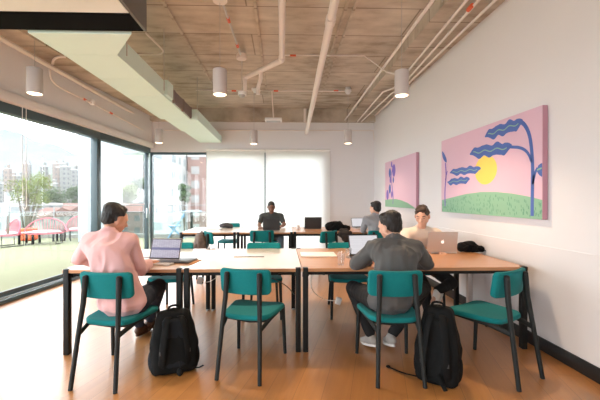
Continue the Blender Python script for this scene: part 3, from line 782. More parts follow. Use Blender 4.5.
def make_chair(label):
    t = thing('dining_chair', label, 'chair')
    # seat: rounded pad, slightly dished, front wider
    b = MB(); bm = pad_mesh(.445, .42, .042, .085, .016, M_TEAL, 0)
    for v in bm.verts:
        x, y, z = v.co; fy = z; s = .84 + .21 * min(1, (fy + .21) / .36)
        v.co = Vector((x * s, fy + .01, y + .445 - .012 * (1 - (x / .22) ** 2) - .006 * math.sin((fy + .2) * 5)))
    b.bm(bm, M_TEAL); b.build('seat', t)
    bm = pad_mesh(.415, .20, .038, .035, .013, M_TEAL, .75)
    b = MB(); R = Matrix.Rotation(math.radians(8), 4, 'X')
    b.bm(bm, M_TEAL, Matrix.Translation((0, -.203, .715)) @ R); b.build('backrest', t)
    for s in (-1, 1):
        b = MB(); b.tube([(s * .170, -.335, 0), (s * .150, -.272, .42), (s * .138, -.245, .60), (s * .132, -.230, .785)], [.0155, .021], M_CHAIRLEG, 12)
        b.ell((s * .132, -.230, .785), (.021, .021, .012), M_CHAIRLEG, u=12, v=6)
        b.build('leg', t)
        b = MB(); b.tube([(s * .218, .225, 0), (s * .205, .20, .43)], [.0145, .0175], M_CHAIRLEG, 12); b.build('leg', t)
    b = MB()
    for s in (-1, 1):
        b.tube([(s * .152, -.278, .375), (s * .180, -.12, .412), (s * .205, .195, .425)], .013, M_CHAIRLEG, 10, flat=1.5)
    b.tube([(-.205, .195, .422), (.205, .195, .422)], .012, M_CHAIRLEG, 10)
    b.tube([(-.18, -.12, .40), (.18, -.12, .40)], .012, M_CHAIRLEG, 10)
    b.tube([(-.17, -.1, .39), (0, -.1, .375), (.17, -.1, .39)], .01, M_CHAIRLEG, 8)
    b.build('seat_frame', t)
    return t
chair0 = None
def place_chair(x, y, rz, label, group):
    global chair0
    if chair0 is None:
        chair0 = make_chair(label); chair0.location = (x, y, 0); chair0.rotation_euler = (0, 0, rz); chair0['group'] = group; return chair0
    return copy_tree(chair0, (x, y, 0), rz, label, group)
def chair_rear(pl_, pr_, rz, label, group):
    """chair from its two rear feet in the picture"""
    a = P(*pl_, z=0); c = P(*pr_, z=0); m_ = (a + c) / 2; f = Vector((-math.sin(rz), math.cos(rz), 0))
    q = m_ + f * .335; return place_chair(q.x, q.y, rz, label, group)
G1 = 'teal chairs at the near tables'; G2 = 'teal chairs at the far tables'
c1 = chair_rear((67.7, 393), (116.6, 391.5), math.radians(-8), 'teal chair the man in pink sits on', G1)
c2 = chair_rear((217.5, 380), (258.6, 386.5), math.radians(-15), 'empty teal chair in the middle foreground, back to the camera', G1)
c3 = chair_rear((379, 388), (424.6, 388.6), math.radians(-2), 'teal chair under the man in the dark grey shirt', G1)
c4 = chair_rear((518.5, 391.5), (544, 379), math.radians(29), 'empty teal chair turned sideways by the right wall', G1)
PI = math.pi
v = P(263, 300, d=4.10); c5 = place_chair(v.x, v.y, PI, 'empty teal chair across the middle near table, tucked under it', G1)
v = P(347, 300, d=4.12); c6 = place_chair(v.x, v.y, PI, 'empty teal chair behind the drinking glasses across the near table', G1)
v = P(172, 300, d=4.12); c8 = place_chair(v.x, v.y, PI, 'teal chair across the left near table, behind the closed laptop', G1)
c7 = place_chair(1.80, 4.45, PI + .15, 'teal chair under the man in peach shirt facing the camera', G1)
v = P(262, 230, d=6.15); place_chair(v.x, v.y, .05, 'teal far chair with its back to the camera, facing the man in charcoal', G2)
v = P(321, 230, d=6.02); place_chair(v.x, v.y, math.radians(42), 'teal chair at the far table turned left, under the black duffel bag', G2)
v = P(219, 230, d=5.85); cL = place_chair(v.x, v.y, math.radians(-62), 'teal far chair turned right, with a patterned backpack behind it', G2)
v = P(229.5, 230, d=7.6); place_chair(v.x, v.y, PI, 'teal chair behind the dark fabric bag on the far table', G2)
v = P(272, 230, d=7.75); cF = place_chair(v.x, v.y, PI, 'teal chair the man in charcoal sits on', G2)
v = P(364, 230, d=7.65); place_chair(v.x, v.y, PI, 'teal chair behind the far right laptop, mostly hidden', G2)
v = P(374, 230, d=6.15); cG = place_chair(v.x, v.y, math.radians(14), 'teal chair under the far man in mid grey', G2)

#@@PART2
# ------------------------------------------------------------------ people
def rotz(a): return Matrix.Rotation(a, 3, 'Z')
def hand(mb, wrist, d, back, side, curl=.5, s=1.0):
    """palm, four fingers and a thumb; d = direction of the palm, back = back of the hand, side = thumb side"""
    d = Vector(d).normalized(); back = Vector(back); back = (back - d * back.dot(d)).normalized(); sd = d.cross(back) * side
    w = Vector(wrist)
    def L(x, y, z): return w + (sd * x + d * y + back * z) * s
    mb.hull([(L(.018, .0, 0), .019 * s), (L(-.018, .0, 0), .018 * s), (L(.034, .082, .002), .013 * s), (L(-.034, .072, 0), .012 * s), (L(.012, .088, .004), .014 * s), (L(.030, .03, -.004), .017 * s)], u=8, v=6)
    for x, ln, sp in ((.034, .070, .12), (.012, .079, .03), (-.011, .074, -.05), (-.033, .058, -.16)):
        p = L(x, .083 - abs(x) * .15, .003); a = curl * .45; q = p; segs = (.44, .31, .25); r_ = .0095
        for k, f in enumerate(segs):
            dir_ = (d * math.cos(a) - back * math.sin(a) + sd * sp).normalized()
            q2 = q + dir_ * (ln * f * s)
            mb.hull([(q, r_ * s), (q2, (r_ - .0008) * s)], u=7, v=5); q = q2; r_ -= .0009; a += curl * .8
    p = L(.034, .02, -.006); t1 = L(.060, .052, -.014); t2 = L(.066, .082, -.022)
    mb.hull([(p, .014 * s), (t1, .0115 * s)], u=7, v=5); mb.hull([(t1, .0115 * s), (t2, .0095 * s)], u=7, v=5)

def fold(seed, amp, sc_=9.0, st=(1, 1, .45)):
    off = Vector((seed * 3.1, seed * 1.7, seed))
    def f(co):
        q = Vector((co.x * st[0], co.y * st[1], co.z * st[2])) * sc_ + off
        a = noise.noise(q + Vector((noise.noise(q * .7), 0, 0)) * 1.5)
        return amp * (1 - 2.2 * abs(a)) * .8 + amp * .3 * noise.noise(q * 2.3)
    return f

def person(label, loc, rz, S):
    t = thing('person', label, 'person', loc, rz)
    Mi = (Matrix.Translation(Vector(loc)) @ Matrix.Rotation(rz, 4, 'Z')).inverted()
    W = lambda p: Mi @ Vector(p)                       # world -> figure
    pel = Vector(S.get('pelvis', (0, 0, .545)))
    nb = W(S['neck']); hd = W(S['head'])
    mid = pel.lerp(nb, .42) + Vector((0, S.get('hunch', -.03), .0)); ch = pel.lerp(nb, .74) + Vector((0, S.get('hunch', -.03) * 1.1, 0))
    sw = S.get('sw', .175)
    yv = Vector((math.cos(S.get('tw', 0)), math.sin(S.get('tw', 0)), 0))
    sh = [nb - yv * sw + Vector((0, -.01, -.045)), nb + yv * sw + Vector((0, -.01, -.045))]   # left, right
    el = [W(S['el'][0]), W(S['el'][1])]; wr = [W(S['wr'][0]), W(S['wr'][1])]
    kn = [W(S['kn'][0]), W(S['kn'][1])]; an = [W(S['an'][0]), W(S['an'][1])]
    hp = [pel + Vector((-.09, .02, -.01)), pel + Vector((.09, .02, -.01))]
    R = Euler((S.get('hp', 0), S.get('hr', 0), S.get('hy', 0)), 'ZXY' if False else 'XYZ').to_matrix()
    R = rotz(S.get('hy', 0)) @ Matrix.Rotation(S.get('hp', 0), 3, 'X') @ Matrix.Rotation(S.get('hr', 0), 3, 'Y')
    H = lambda x, y, z: hd + R @ Vector((x, y, z))
    Rt = rotz(S.get('tw', 0))
    k = S.get('girth', 1.0)
    vx = S.get('voxel', .0065)
    def torso(mb, e):
        mb.hull([(pel, (.155 * k + e, .105 * k + e, .10 + e)), (mid, (.135 * k + e, .10 * k + e, .10), Rt)])
        mb.hull([(mid, (.135 * k + e, .10 * k + e, .08), Rt), (ch, (.150 * k + e, .108 * k + e, .11), Rt)])
        mb.hull([(ch, (.150 * k + e, .105 * k + e, .10), Rt), (sh[0], .055 + e), (sh[1], .055 + e), (nb + Vector((0, -.01, -.02)), .06 + e)])
        mb.hull([(sh[0], .045 + e), (nb + Vector((0, -.012, .005)), .045 + e), (sh[1], .045 + e)])
    body = MB(); torso(body, 0)
    body.hull([(nb + Vector((0, -.012, 0)), .052), (H(0, -.025, -.06), .050)])
    body.ell(H(0, -.010, .025), (.074, .094, .088), R=R, u=24, v=16)
    body.hull([(H(0, .040, .035), .052), (H(.036, .046, -.022), .032), (H(-.036, .046, -.022), .032), (H(0, .066, -.088), .020), (H(.045, .0, -.06), .022), (H(-.045, .0, -.06), .022)], u=14, v=10)
    body.hull([(H(0, .088, .006), .009), (H(0, .108, -.026), .0125)]); body.hull([(H(.013, .096, -.032), .008), (H(-.013, .096, -.032), .008)])
    body.hull([(H(.034, .080, .022), .011), (H(.010, .088, .020), .011)]); body.hull([(H(-.034, .080, .022), .011), (H(-.010, .088, .020), .011)])
    body.hull([(H(.019, .082, -.055), .0065), (H(0, .088, -.053), .0085), (H(-.019, .082, -.055), .0065)]); body.hull([(H(.015, .081, -.064), .0065), (H(-.015, .081, -.064), .0075)])
    for s in (-1, 1):
        body.ell(H(s * .077, -.008, -.008), (.011, .022, .033), R=R @ Matrix.Rotation(s * -.35, 3, 'Z'))
    for i in (0, 1):
        s = (-1, 1)[i]
        body.hull([(sh[i], .050), (el[i], .036)]); body.hull([(el[i], .037), (el[i].lerp(wr[i], .35), .038), ]); body.hull([(el[i].lerp(wr[i], .35), .038), (wr[i], .024)])
        dv = (wr[i] - el[i]).normalized(); hdv = S.get('hd', [None, None])[i]
        dv = (dv if hdv is None else Vector(hdv)); up = Vector((0, 0, 1))
        if abs(dv.normalized().z) > .8: up = Vector((0, 1, .2))
        # thumb side: towards the body's middle when palms face down
        sd = dv.normalized().cross((up - dv * up.dot(dv) / dv.length_squared).normalized())
        want = Vector((-s, 0, 0)); sg = 1 if sd.dot(want) > 0 else -1
        hand(body, wr[i] + dv.normalized() * .012, dv, up, sg, S.get('curl', .6))
        body.hull([(hp[i], .078 * k), (kn[i], .052)]); body.hull([(kn[i], .050), (kn[i].lerp(an[i], .3), .050)]); body.hull([(kn[i].lerp(an[i], .3), .050), (an[i], .033)])
    fd = []
    for i in (0, 1):
        f = Vector(S['fd'][i]).normalized() if 'fd' in S else Vector((0, 1, 0)); fd.append(f)
        body.hull([(an[i] + Vector((0, 0, -.02)) - f * .03, .028), (an[i] + f * .10 + Vector((0, 0, -.045)), .026)])
    remesh(body, 'body', S['skin'], vx, 2, t)
    # shirt
    c = MB(); torso(c, .016)
    if S.get('hem', 1): c.hull([(pel + Vector((0, -.01, -.005)), (.170 * k, .125 * k, .085)), (mid, (.15 * k, .115 * k, .08))])
    for i in (0, 1):
        c.hull([(sh[i], .066), (sh[i].lerp(el[i], .9 if S['sleeve'] > .3 else .62), .052)])
        if S['sleeve'] > .3:
            c.hull([(sh[i].lerp(el[i], .75), .052), (el[i], .050)]); c.hull([(el[i], .050), (el[i].lerp(wr[i], S['sleeve']), .042)])
            q = el[i].lerp(wr[i], S['sleeve'] - .05); q2 = el[i].lerp(wr[i], S['sleeve'] + .03); c.hull([(q, .046), (q2, .040)])
    ax = (H(0, -.025, -.06) - nb).normalized()
    if S.get('collar', 1):
        cc = nb + ax * .035 + Vector((0, -.008, 0)); e1 = ax.cross(Vector((0, 1, 0))).normalized(); e2 = e1.cross(ax)
        pts = [cc + e1 * .062 * math.cos(a) + e2 * .066 * math.sin(a) - ax * (.02 if math.sin(a) * e2.y > 0 else 0) for a in [2 * PI * j / 14 for j in range(15)]]
        c.tube(pts, .0145, None, 8, cap=False, flat=1.0)
        c.hull([(nb + Vector((0, -.012, -.01)), .064), (nb + ax * .022 + Vector((0, -.010, 0)), .060)])
    remesh(c, 'shirt', S['shirt'], vx + .0015, 3, t, disp=fold(S['seed'], S.get('amp', .007)))
    # trousers
    c = MB(); c.hull([(pel + Vector((0, .0, -.012)), (.160 * k, .118 * k, .082)), (hp[0] + Vector((0, .03, 0)), .088 * k), (hp[1] + Vector((0, .03, 0)), .088 * k)])
    for i in (0, 1):
        c.hull([(hp[i], .090 * k), (kn[i], .066)]); c.hull([(kn[i], .066), (kn[i].lerp(an[i], .35), .060)]); c.hull([(kn[i].lerp(an[i], .35), .060), (kn[i].lerp(an[i], .93), .046)])
    remesh(c, 'trousers', S['trousers'], vx + .0015, 2, t, disp=fold(S['seed'] + 5, .005, 11))
    for i in (0, 1):
        f = fd[i]; a = an[i]; tilt = Vector((0, 0, 0)); up = Vector((0, 0, 1)); up = (up - f * up.z * 1.0 if abs(f.z) < .95 else Vector((0, 1, 0))); up = (up - f * up.dot(f)).normalized()
        c = MB()
        c.hull([(a - f * .035 - up * .035, .036), (a - up * .005, .038), (a + f * .09 - up * .045, .036)]); c.hull([(a + f * .08 - up * .045, .037), (a + f * .165 - up * .055, .027)])
        sh_ = remesh(c, 'shoe', S['shoe'], .006, 2, t)
        c = MB(); sd = f.cross(up)
        pts = []
        for j in range(20):
            an_ = 2 * PI * j / 20; yy_ = .065 + .13 * math.cos(an_); xx = .040 * math.sin(an_) * (1.0 + .12 * math.cos(an_)); pts.append((xx, yy_))
        M_ = Matrix.Translation(a - up * .085); M3 = Matrix((sd, f, up)).transposed().to_4x4()
        c.prism(pts, .02, S.get('sole', M_SOLE), M_ @ M3); c.build('sole', sh_)
    # hair
    if S.get('hair'):
        c = MB(); hs = S.get('hs', 1.0)
        if S.get('crop'):
            c.ell(H(0, -.016, .038), (.0775, .0975, .084), R=R, u=20, v=14); c.hull([(H(0, -.05, .0), (.066, .060, .06), R), (H(0, -.04, .03), (.07, .07, .06), R)])
            am = .001
            if S.get('quiff'):
                c.hull([(H(.036, .034, .090), (.034, .036, .024), R), (H(-.030, .036, .100), (.034, .036, .028), R), (H(0, -.02, .096), (.064, .066, .036), R)])
                for s in (-1, 1): c.hull([(H(s * .066, -.005, .050), .018), (H(s * .068, -.004, .012), .010), (H(s * .06, -.05, .03), .02)])
                am = .004
        else:
            c.ell(H(0, -.032, .060), (.083 * hs, .094 * hs, .076 * hs), R=R @ Matrix.Rotation(-.22, 3, 'X'), u=20, v=14)
            c.hull([(H(0, -.056, -.010), (.069 * hs, .058 * hs, .062), R), (H(0, -.048, .045), (.077 * hs, .072 * hs, .06), R)])
            c.hull([(H(.026, .022, .100), (.038, .036, .026), R), (H(-.026, .018, .104), (.038, .036, .026), R), (H(0, -.03, .090), (.068, .066, .044), R)])
            for s in (-1, 1): c.hull([(H(s * .068, -.035, .03), .016), (H(s * .070, -.022, -.012), .012)])
            am = .0045
        nf = lambda co: am * noise.noise(co * 42) + am * noise.noise(Vector((co.x * 90, co.y * 90, co.z * 25)))
        remesh(c, 'hair', S['hair'], .006, 1, t, disp=nf)
        if S.get('face'):
            c = MB()
            for s in (-1, 1): c.hull([(H(s * .018, .0945, .029), .0035), (H(s * .034, .0905, .033), .004), (H(s * .047, .079, .028), .003)], u=8, v=6)
            c.mats = [S['hair']]; c.mi = [0] * len(c.f); c.build('eyebrows', t)
    if S.get('face'):
        for s in (-1, 1):
            c = MB(); c.ell(H(s * .031, .0795, .004), (.012, .0075, .0035), M_EYE, R=R, u=14, v=10); c.build('eye', t)
    return t

# man in pink
pz = c1.location
man1 = person('seated man in a pale pink shirt seen from behind, working at the left laptop', (pz.x + .03, pz.y - .02, 0), math.radians(-4), dict(
    neck=P(110, 237, d=2.86), head=P(115.5, 219.5, d=2.96), hunch=-.05, tw=-.12, sw=.185, girth=1.08,
    el=(P(79, 259, d=2.92), P(141, 269, d=2.88)), wr=(P(126, 262.5, d=3.26), P(149.5, 263, d=3.20)), hd=[(.5, .8, -.1), (.25, 1, -.05)],
    kn=(P(128, 287, d=3.22), P(159, 286, d=3.26)), an=(P(140, 326, d=3.42), P(150, 320, d=3.55)), fd=[(.1, 1, -.05), (.15, 1, -.05)],
    hy=math.radians(-38), hp=math.radians(-20), skin=M_SKIN, shirt=M_PINK, trousers=M_JEANS, shoe=M_SHOEB, sole=M_SHOEB, hair=M_HAIR, hs=1.04, sleeve=.72, seed=1, amp=.015, voxel=.006))
pz = c3.location
man2 = person('seated man in a dark grey shirt seen from behind at the long near table', (pz.x, pz.y - .03, 0), math.radians(2), dict(
    neck=P(394, 243, d=2.93), head=P(389.5, 226.5, d=3.02), hunch=-.07, sw=.18, girth=1.05,
    el=(P(356, 263.5, d=2.98), P(428, 264, d=2.96)), wr=(P(370, 262, d=3.30), P(405, 263, d=3.28)), hd=[(.3, 1, -.05), (-.3, 1, -.05)],
    kn=(P(353, 288, d=3.24), P(424, 288, d=3.24)), an=(P(371, 336, d=3.16), P(391, 336, d=3.14)), fd=[(-.25, 1, -.25), (.0, 1, -.25)],
    hy=math.radians(36), hp=math.radians(-14), hr=math.radians(-8), skin=M_SKIN2, shirt=M_GREYSHIRT, trousers=M_BLACKTR, shoe=M_SHOE, hair=M_HAIR, hs=1.03, sleeve=.80, seed=2, amp=.014, voxel=.006))
man3 = person('young man in a peach shirt facing the camera behind the silver laptop', (1.78, 4.47, 0), PI + .08, dict(
    neck=P(421.5, 230.5, d=4.24), head=P(422.3, 216.0, d=4.12), hunch=-.05, sw=.195,
    el=(P(441, 247, d=4.16), P(404, 249, d=4.14)), wr=(P(439, 252, d=3.95), P(421.5, 251, d=3.96)), hd=[(.1, 1, -.05), (-.1, 1, -.05)],
    kn=(P(452, 283, d=3.95), P(424, 286, d=3.95)), an=(P(437, 291, d=3.82), P(430, 322, d=3.95)), fd=[(.75, .35, -.8), (0, 1, 0)],
    hy=math.radians(-38), hp=math.radians(-20), skin=M_SKIN2, shirt=M_BEIGE, trousers=M_BLACKTR, shoe=M_WHITE, hair=M_HAIR2, crop=1, quiff=1, sleeve=.55, seed=3, amp=.008, voxel=.0065, face=1))
man4 = person('man in a charcoal t-shirt facing the camera at the far table', (cF.location.x - .02, cF.location.y, 0), PI, dict(
    neck=P(271.5, 214.5, d=7.55), head=P(271.3, 207.0, d=7.44), hunch=-.03, sw=.20, girth=1.15,
    el=(P(284.5, 224.5, d=7.45), P(259, 225, d=7.45)), wr=(P(280, 227, d=7.2), P(260.5, 227.5, d=7.2)), hd=[(.2, 1, -.05), (0, 1, -.05)],
    kn=(P(281, 238, d=7.25), P(268, 238, d=7.25)), an=(P(281, 257, d=7.3), P(268, 257, d=7.3)),
    hy=math.radians(4), hp=math.radians(-20), skin=M_SKIN3, shirt=M_DARKSHIRT, trousers=M_JEANS2, shoe=M_SHOE, hair=M_HAIR, crop=1, sleeve=.2, seed=4, amp=.006, voxel=.0075, face=1, collar=0))
man5 = person('man in a mid grey shirt seen from behind at the far right table', (cG.location.x, cG.location.y, 0), math.radians(22), dict(
    neck=P(374.5, 217, d=6.20), head=P(375.0, 208.8, d=6.25), hunch=-.05, sw=.18,
    el=(P(363, 230, d=6.28), P(389, 231, d=6.3)), wr=(P(364, 232, d=6.55), P(383, 232.5, d=6.55)), hd=[(.1, 1, -.05), (-.2, 1, -.05)],
    kn=(P(361, 240, d=6.5), P(379, 240, d=6.55)), an=(P(363, 268, d=6.5), P(379, 268, d=6.55)),
    hy=math.radians(18), hp=math.radians(-10), skin=M_SKIN2, shirt=M_GREYSHIRT2, trousers=M_JEANS, shoe=M_SHOE, hair=M_HAIR, hs=1.03, sleeve=.7, seed=5, amp=.008, voxel=.0075))

# ------------------------------------------------------------------ laptops
def uvquad(name, vs, mt, parent):
    me = bpy.data.meshes.new(name); me.from_pydata([tuple(v) for v in vs], [], [(0, 1, 2, 3)]); me.materials.append(mt)
    uv = me.uv_layers.new(name='UVMap')
    for i, c in enumerate(((0, 0), (1, 0), (1, 1), (0, 1))): uv.data[i].uv = c
    o = bpy.data.objects.new(name, me); COL.objects.link(o); o.parent = parent; return o
def laptop(label, loc, rz, w_, d_, case, ang, scr=None, logo=False, name='laptop'):
    """open laptop: user sits at -y; lid hinged at +y, leaning back by ang degrees"""
    t = thing(name, label, 'laptop', loc, rz)
    b = MB(); b.box((0, 0, .009), (w_, d_, .014), case, bev=.004); b.box((0, 0, .0015), (w_ - .04, d_ - .04, .003), M_DARKPL); b.build('base', t)
    b = MB()
    for r_ in range(5):
        n_ = 13
        for k_ in range(n_): b.box((-w_ * .42 + (k_ + .5) * w_ * .84 / n_, d_ * .34 - r_ * d_ * .1, .017), (w_ * .84 / n_ - .003, d_ * .1 - .003, .002), M_KEYS)
    b.build('keyboard', t, smooth=False)
    b = MB(); b.box((0, -d_ * .3, .0165), (w_ * .32, d_ * .28, .001), case); b.build('trackpad', t)
    a = math.radians(ang); R = Matrix.Rotation(-a, 4, 'X'); O = Matrix.Translation((0, d_ / 2 - .004, .018))
    b = MB(); bm = bmesh.new(); bmesh.ops.create_cube(bm, size=1)
    for v in bm.verts: v.co = Vector((v.co.x * w_, v.co.y * .007, (v.co.z + .5) * d_ * .97))
    bmesh.ops.bevel(bm, geom=bm.edges[:], offset=.003, segments=2, affect='EDGES')
    b.bm(bm, case, O @ R); lid = b.build('lid', t)
    b = MB(); b.add([O @ R @ Vector(p) for p in ((-w_ / 2 + .003, -.0037, .006), (w_ / 2 - .003, -.0037, .006), (w_ / 2 - .003, -.0037, d_ * .97 - .004), (-w_ / 2 + .003, -.0037, d_ * .97 - .004))], [(0, 1, 2, 3)], M_DARKPL); b.build('bezel', lid, smooth=False)
    m_ = .012
    uvquad('screen', [O @ R @ Vector(p) for p in ((-w_ / 2 + m_, -.0042, .02), (w_ / 2 - m_, -.0042, .02), (w_ / 2 - m_, -.0042, d_ * .97 - m_), (-w_ / 2 + m_, -.0042, d_ * .97 - m_))], scr or M_DARKPL, lid)
    if logo:
        ML = mat('lit white logo', (.9, .9, .9), .4, emit=(1, .97, .95), estr=1.0)
        b = MB(); pts = []
        for j in range(36):
            an_ = 2 * PI * j / 36; rr = .0155 * (1 + .07 * math.cos(2 * an_) - (.12 if abs(an_ - PI / 2) < .3 else 0) - (.10 if abs(an_ - 1.5 * PI) < .2 else 0))
            x_, z_ = rr * math.cos(an_), rr * math.sin(an_) * 1.05
            dx, dz = x_ + .0185, z_ - .002          # the bite, on the right as seen from behind the lid
            dd = math.hypot(dx, dz)
            if dd < .0075: x_ = -.0185 + dx / dd * .0075; z_ = .002 + dz / dd * .0075
            pts.append((x_, z_))
        Q = O @ R @ Matrix.Translation((0, .0037, d_ * .485)) @ Matrix.Rotation(math.radians(90), 4, 'X')
        b.prism(pts, -.0006, ML, Q)
        b.prism([(-.001, .018), (-.006, .020), (-.0085, .0265), (-.003, .0245)], -.0006, ML, Q)
        b.build('logo', lid, smooth=False)
    return t
zt = TZ + .001
q = P(153, 265.5, z=zt); lap1 = laptop('open dark laptop showing a spreadsheet, used by the man in pink', (q.x + .02, q.y + .09, zt), math.radians(-9), .315, .22, M_ALU, 18, M_SCR1)
q = P(375, 262, z=zt); laptop('open laptop with a white screen, used by the man in dark grey', (q.x - .02, q.y + .15, zt), math.radians(6), .33, .235, M_DARKPL, 20, M_SCR2)
q = P(442.5, 254, z=zt); lapm = laptop('silver laptop with a glowing logo on its lid, back to the camera', (q.x, q.y + .14, zt), PI + .03, .345, .24, M_ALU, 8, M_SCR2, logo=True)
q = P(271.5, 230, z=zt); laptop('dark laptop, back to the camera, in front of the man in charcoal', (q.x, q.y + .02, zt), PI, .33, .225, M_DARKPL, 10, M_SCR2)
q = P(312.5, 228.5, z=zt); laptop('dark laptop left open with nobody behind it on the far table', (q.x, q.y + .0, zt), PI, .35, .235, M_DARKPL, 8, M_SCR2)
q = P(360, 229, z=zt); laptop('far laptop with a bluish screen beside the man in mid grey', (q.x + .04, q.y + .1, zt), math.radians(20), .30, .21, M_ALU, 14, M_SCR2)
# closed laptop on a wooden-coloured folder
t = thing('closed_laptop', 'closed dark laptop lying on the near left table beside the open one', 'laptop', tuple(P(176.5, 261.3, z=zt + .006)), math.radians(-8))
b = MB(); b.box((0, 0, .004), (.34, .235, .007), M_DARKPL, bev=.003); b.build('base', t)
b = MB(); b.box((0, 0, .0125), (.34, .235, .008), mat('slate grey lid', (.055, .06, .065), .35), bev=.004); lid = b.build('lid', t)
b = MB(); b.lathe([(.0, .001), (.016, .001), (.016, 0)], M_METAL, (0, 0, .0166), 20); b.build('badge', lid)
q = P(181, 261.8, z=zt); b = MB(); b.box((0, 0, .003), (.33, .26, .0055), M_EDGE, bev=.001, rot=Euler((0, 0, math.radians(-10)))); tag(b.build('folder', loc=(q.x, q.y, zt)), 'tan folder sticking out under the closed dark laptop', 'folder')
# white closed notebook and glasses
q = (P(301, 251.5, z=zt) + P(334, 252, z=zt) + P(303, 259.5, z=zt) + P(334, 258.5, z=zt)) / 4
t = thing('paper_pad', 'white pad of paper on the long near table, left of the glasses', 'paper', (q.x + .0, q.y, zt + .0), math.radians(-1))
b = MB(); b.box((0, 0, .007), (.38, .28, .013), M_PAPER, bev=.001); b.build('pages', t); b = MB(); b.box((0, 0, .0005), (.384, .284, .001), M_EDGE); b.build('backing_board', t)
def glass_cup(label, q, r_, h):
    t = tag(MB().lathe([(r_ * .8, 0), (r_, h), (r_ - .002, h), (r_ * .78, .006), (0, .006)], M_CUP, n=24).build('drinking_glass', loc=(q.x, q.y, zt)), label, 'glass'); return t
glass_cup('empty drinking glass near the table edge, the closer of the two', P(341, 265, z=zt), .036, .125)
glass_cup('drinking glass behind the closer one, by the white laptop screen', P(348.5, 258, z=zt), .036, .10)
q = P(298, 229, z=zt); tag(MB().lathe([(.03, 0), (.038, .08), (.035, .08), (.027, .005), (0, .005)], M_WHITE, n=20).build('paper_cup', loc=(q.x, q.y, zt)), 'small white cup on the far table left of the unattended laptop', 'cup')

# ------------------------------------------------------------------ bags
def backpack(label, loc, rz, tilt, w_, h, d_, m1, m2, seed, group=None):
    """back panel and straps face -y"""
    t = thing('backpack', label, 'backpack', loc, rz); t.rotation_euler = (tilt, 0, rz)
    c = MB(); r_ = .045
    B = [(Vector((sx * (w_ / 2 - r_), sy * (d_ / 2 - r_), r_ + .002)), r_) for sx in (-1, 1) for sy in (-1, 1)]
    Mi_ = [(Vector((sx * (w_ / 2 - r_ * .8), sy * (d_ / 2 - r_) + .01 * sy, h * .45)), r_) for sx in (-1, 1) for sy in (-1, 1)]
    Tp = [(Vector((sx * (w_ / 2 - r_ * 1.9), sy * (d_ / 2 - r_ * 1.5), h - r_ * 1.3)), r_) for sx in (-1, 1) for sy in (-1, 1)] + [(Vector((0, 0, h - r_)), r_)]
    c.hull(B + Mi_); c.hull(Mi_ + Tp)
    remesh(c, 'main_compartment', m1, .008, 3, t, disp=fold(seed, .008, 9, (1, 1, .6)))
    c = MB(); c.hull([(Vector((sx * (w_ / 2 - .07), d_ / 2 + .01, zz_)), .035) for sx in (-1, 1) for zz_ in (.06, h * .55)])
    remesh(c, 'front_pocket', m1, .008, 2, t, disp=fold(seed + 3, .006))
    c = MB(); c.hull([(Vector((sx * (w_ / 2 - .085), -d_ / 2 + .018, zz_)), .022) for sx in (-1, 1) for zz_ in (.06, h * .42)])
    c.hull([(Vector((sx * (w_ / 2 - .095), -d_ / 2 + .016, zz_)), .020) for sx in (-1, 1) for zz_ in (h * .5, h * .8)])
    remesh(c, 'back_panel', m2, .008, 2, t, disp=fold(seed + 2, .004, 14))
    for s in (-1, 1):
        b = MB(); x = s * w_ * .21
        pts = [Vector((x * .6, -d_ / 2 + .03, h - .06)), Vector((x * .8, -d_ / 2 - .02, h * .86)), Vector((x * 1.1, -d_ / 2 - .045, h * .6)), Vector((x * 1.35, -d_ / 2 - .05, h * .35)), Vector((x * 1.3, -d_ / 2 - .035, .12)), Vector((x * 1.5, -d_ / 2 + .01, .05))]
        b.tube(pts, .026, m1, 10, smooth=2, flat=.28); st = b.build('shoulder_strap', t)
        b = MB(); b.box((x * 1.33, -d_ / 2 - .043, .17), (.034, .012, .03), M_DARKPL, bev=.003); b.build('buckle', st)
        b = MB(); b.ell((s * (w_ / 2 - .004), 0, h * .22), (.03, d_ * .36, h * .17), m2, u=16, v=10); b.build('side_pocket', t)
    b = MB(); b.tube([(-.045, -d_ * .15, h - .035), (-.04, -d_ * .2, h + .025), (.04, -d_ * .2, h + .025), (.045, -d_ * .15, h - .035)], .009, m1, 8, smooth=2); b.build('top_handle', t)
    b = MB(); b.tube([(-w_ * .30, .0, h * .80), (-w_ * .2, .02, h - .03), (w_ * .2, .02, h - .03), (w_ * .30, .0, h * .80)], .005, M_METAL, 6, smooth=2); b.build('zip', t)
    return t
q = P(169, 380, z=0); q.y += .13
bp1 = backpack('black backpack on the floor against the left table leg, strap trailing', (q.x, q.y, 0), math.radians(20), math.radians(-12), .34, .48, .20, M_PACK, M_PACK2, 11)
b = MB(); e0 = Vector((.03, -.15, .10)); b.tube([e0, (.035, -.165, .05), (.03, -.175, .025)], .014, M_PACK, 8, flat=.35, smooth=1); b.ell((.03, -.178, .03), (.026, .02, .03), M_PACK, u=12, v=8); b.build('strap_end', bp1)
b = MB(); b.tube([(.12, -.09, .03), (.17, -.12, .022), (.21, -.10, .03)], .011, M_PACK, 8, flat=.4, smooth=1); b.build('strap_end', bp1)
q = P(448, 392, z=0); q.y += .14
bp2 = backpack('black backpack standing on the floor between the two right chairs', (q.x - .01, q.y, 0), math.radians(-34), math.radians(-6), .29, .56, .20, M_PACK, M_PACK, 12)
b = MB(); b.tube([(-.13, -.09, .03), (-.24, -.05, .012), (-.36, .0, .010)], .010, M_PACK, 8, flat=.45, smooth=1); b.ell((-.37, .005, .012), (.018, .018, .011), M_PACK, u=12, v=8); b.build('strap_end', bp2)
b = MB(); b.tube([(.03, -.12, .09), (.06, -.165, .045), (.085, -.19, .02)], .017, M_PACK, 8, flat=.35, smooth=1); b.build('strap_end', bp2)
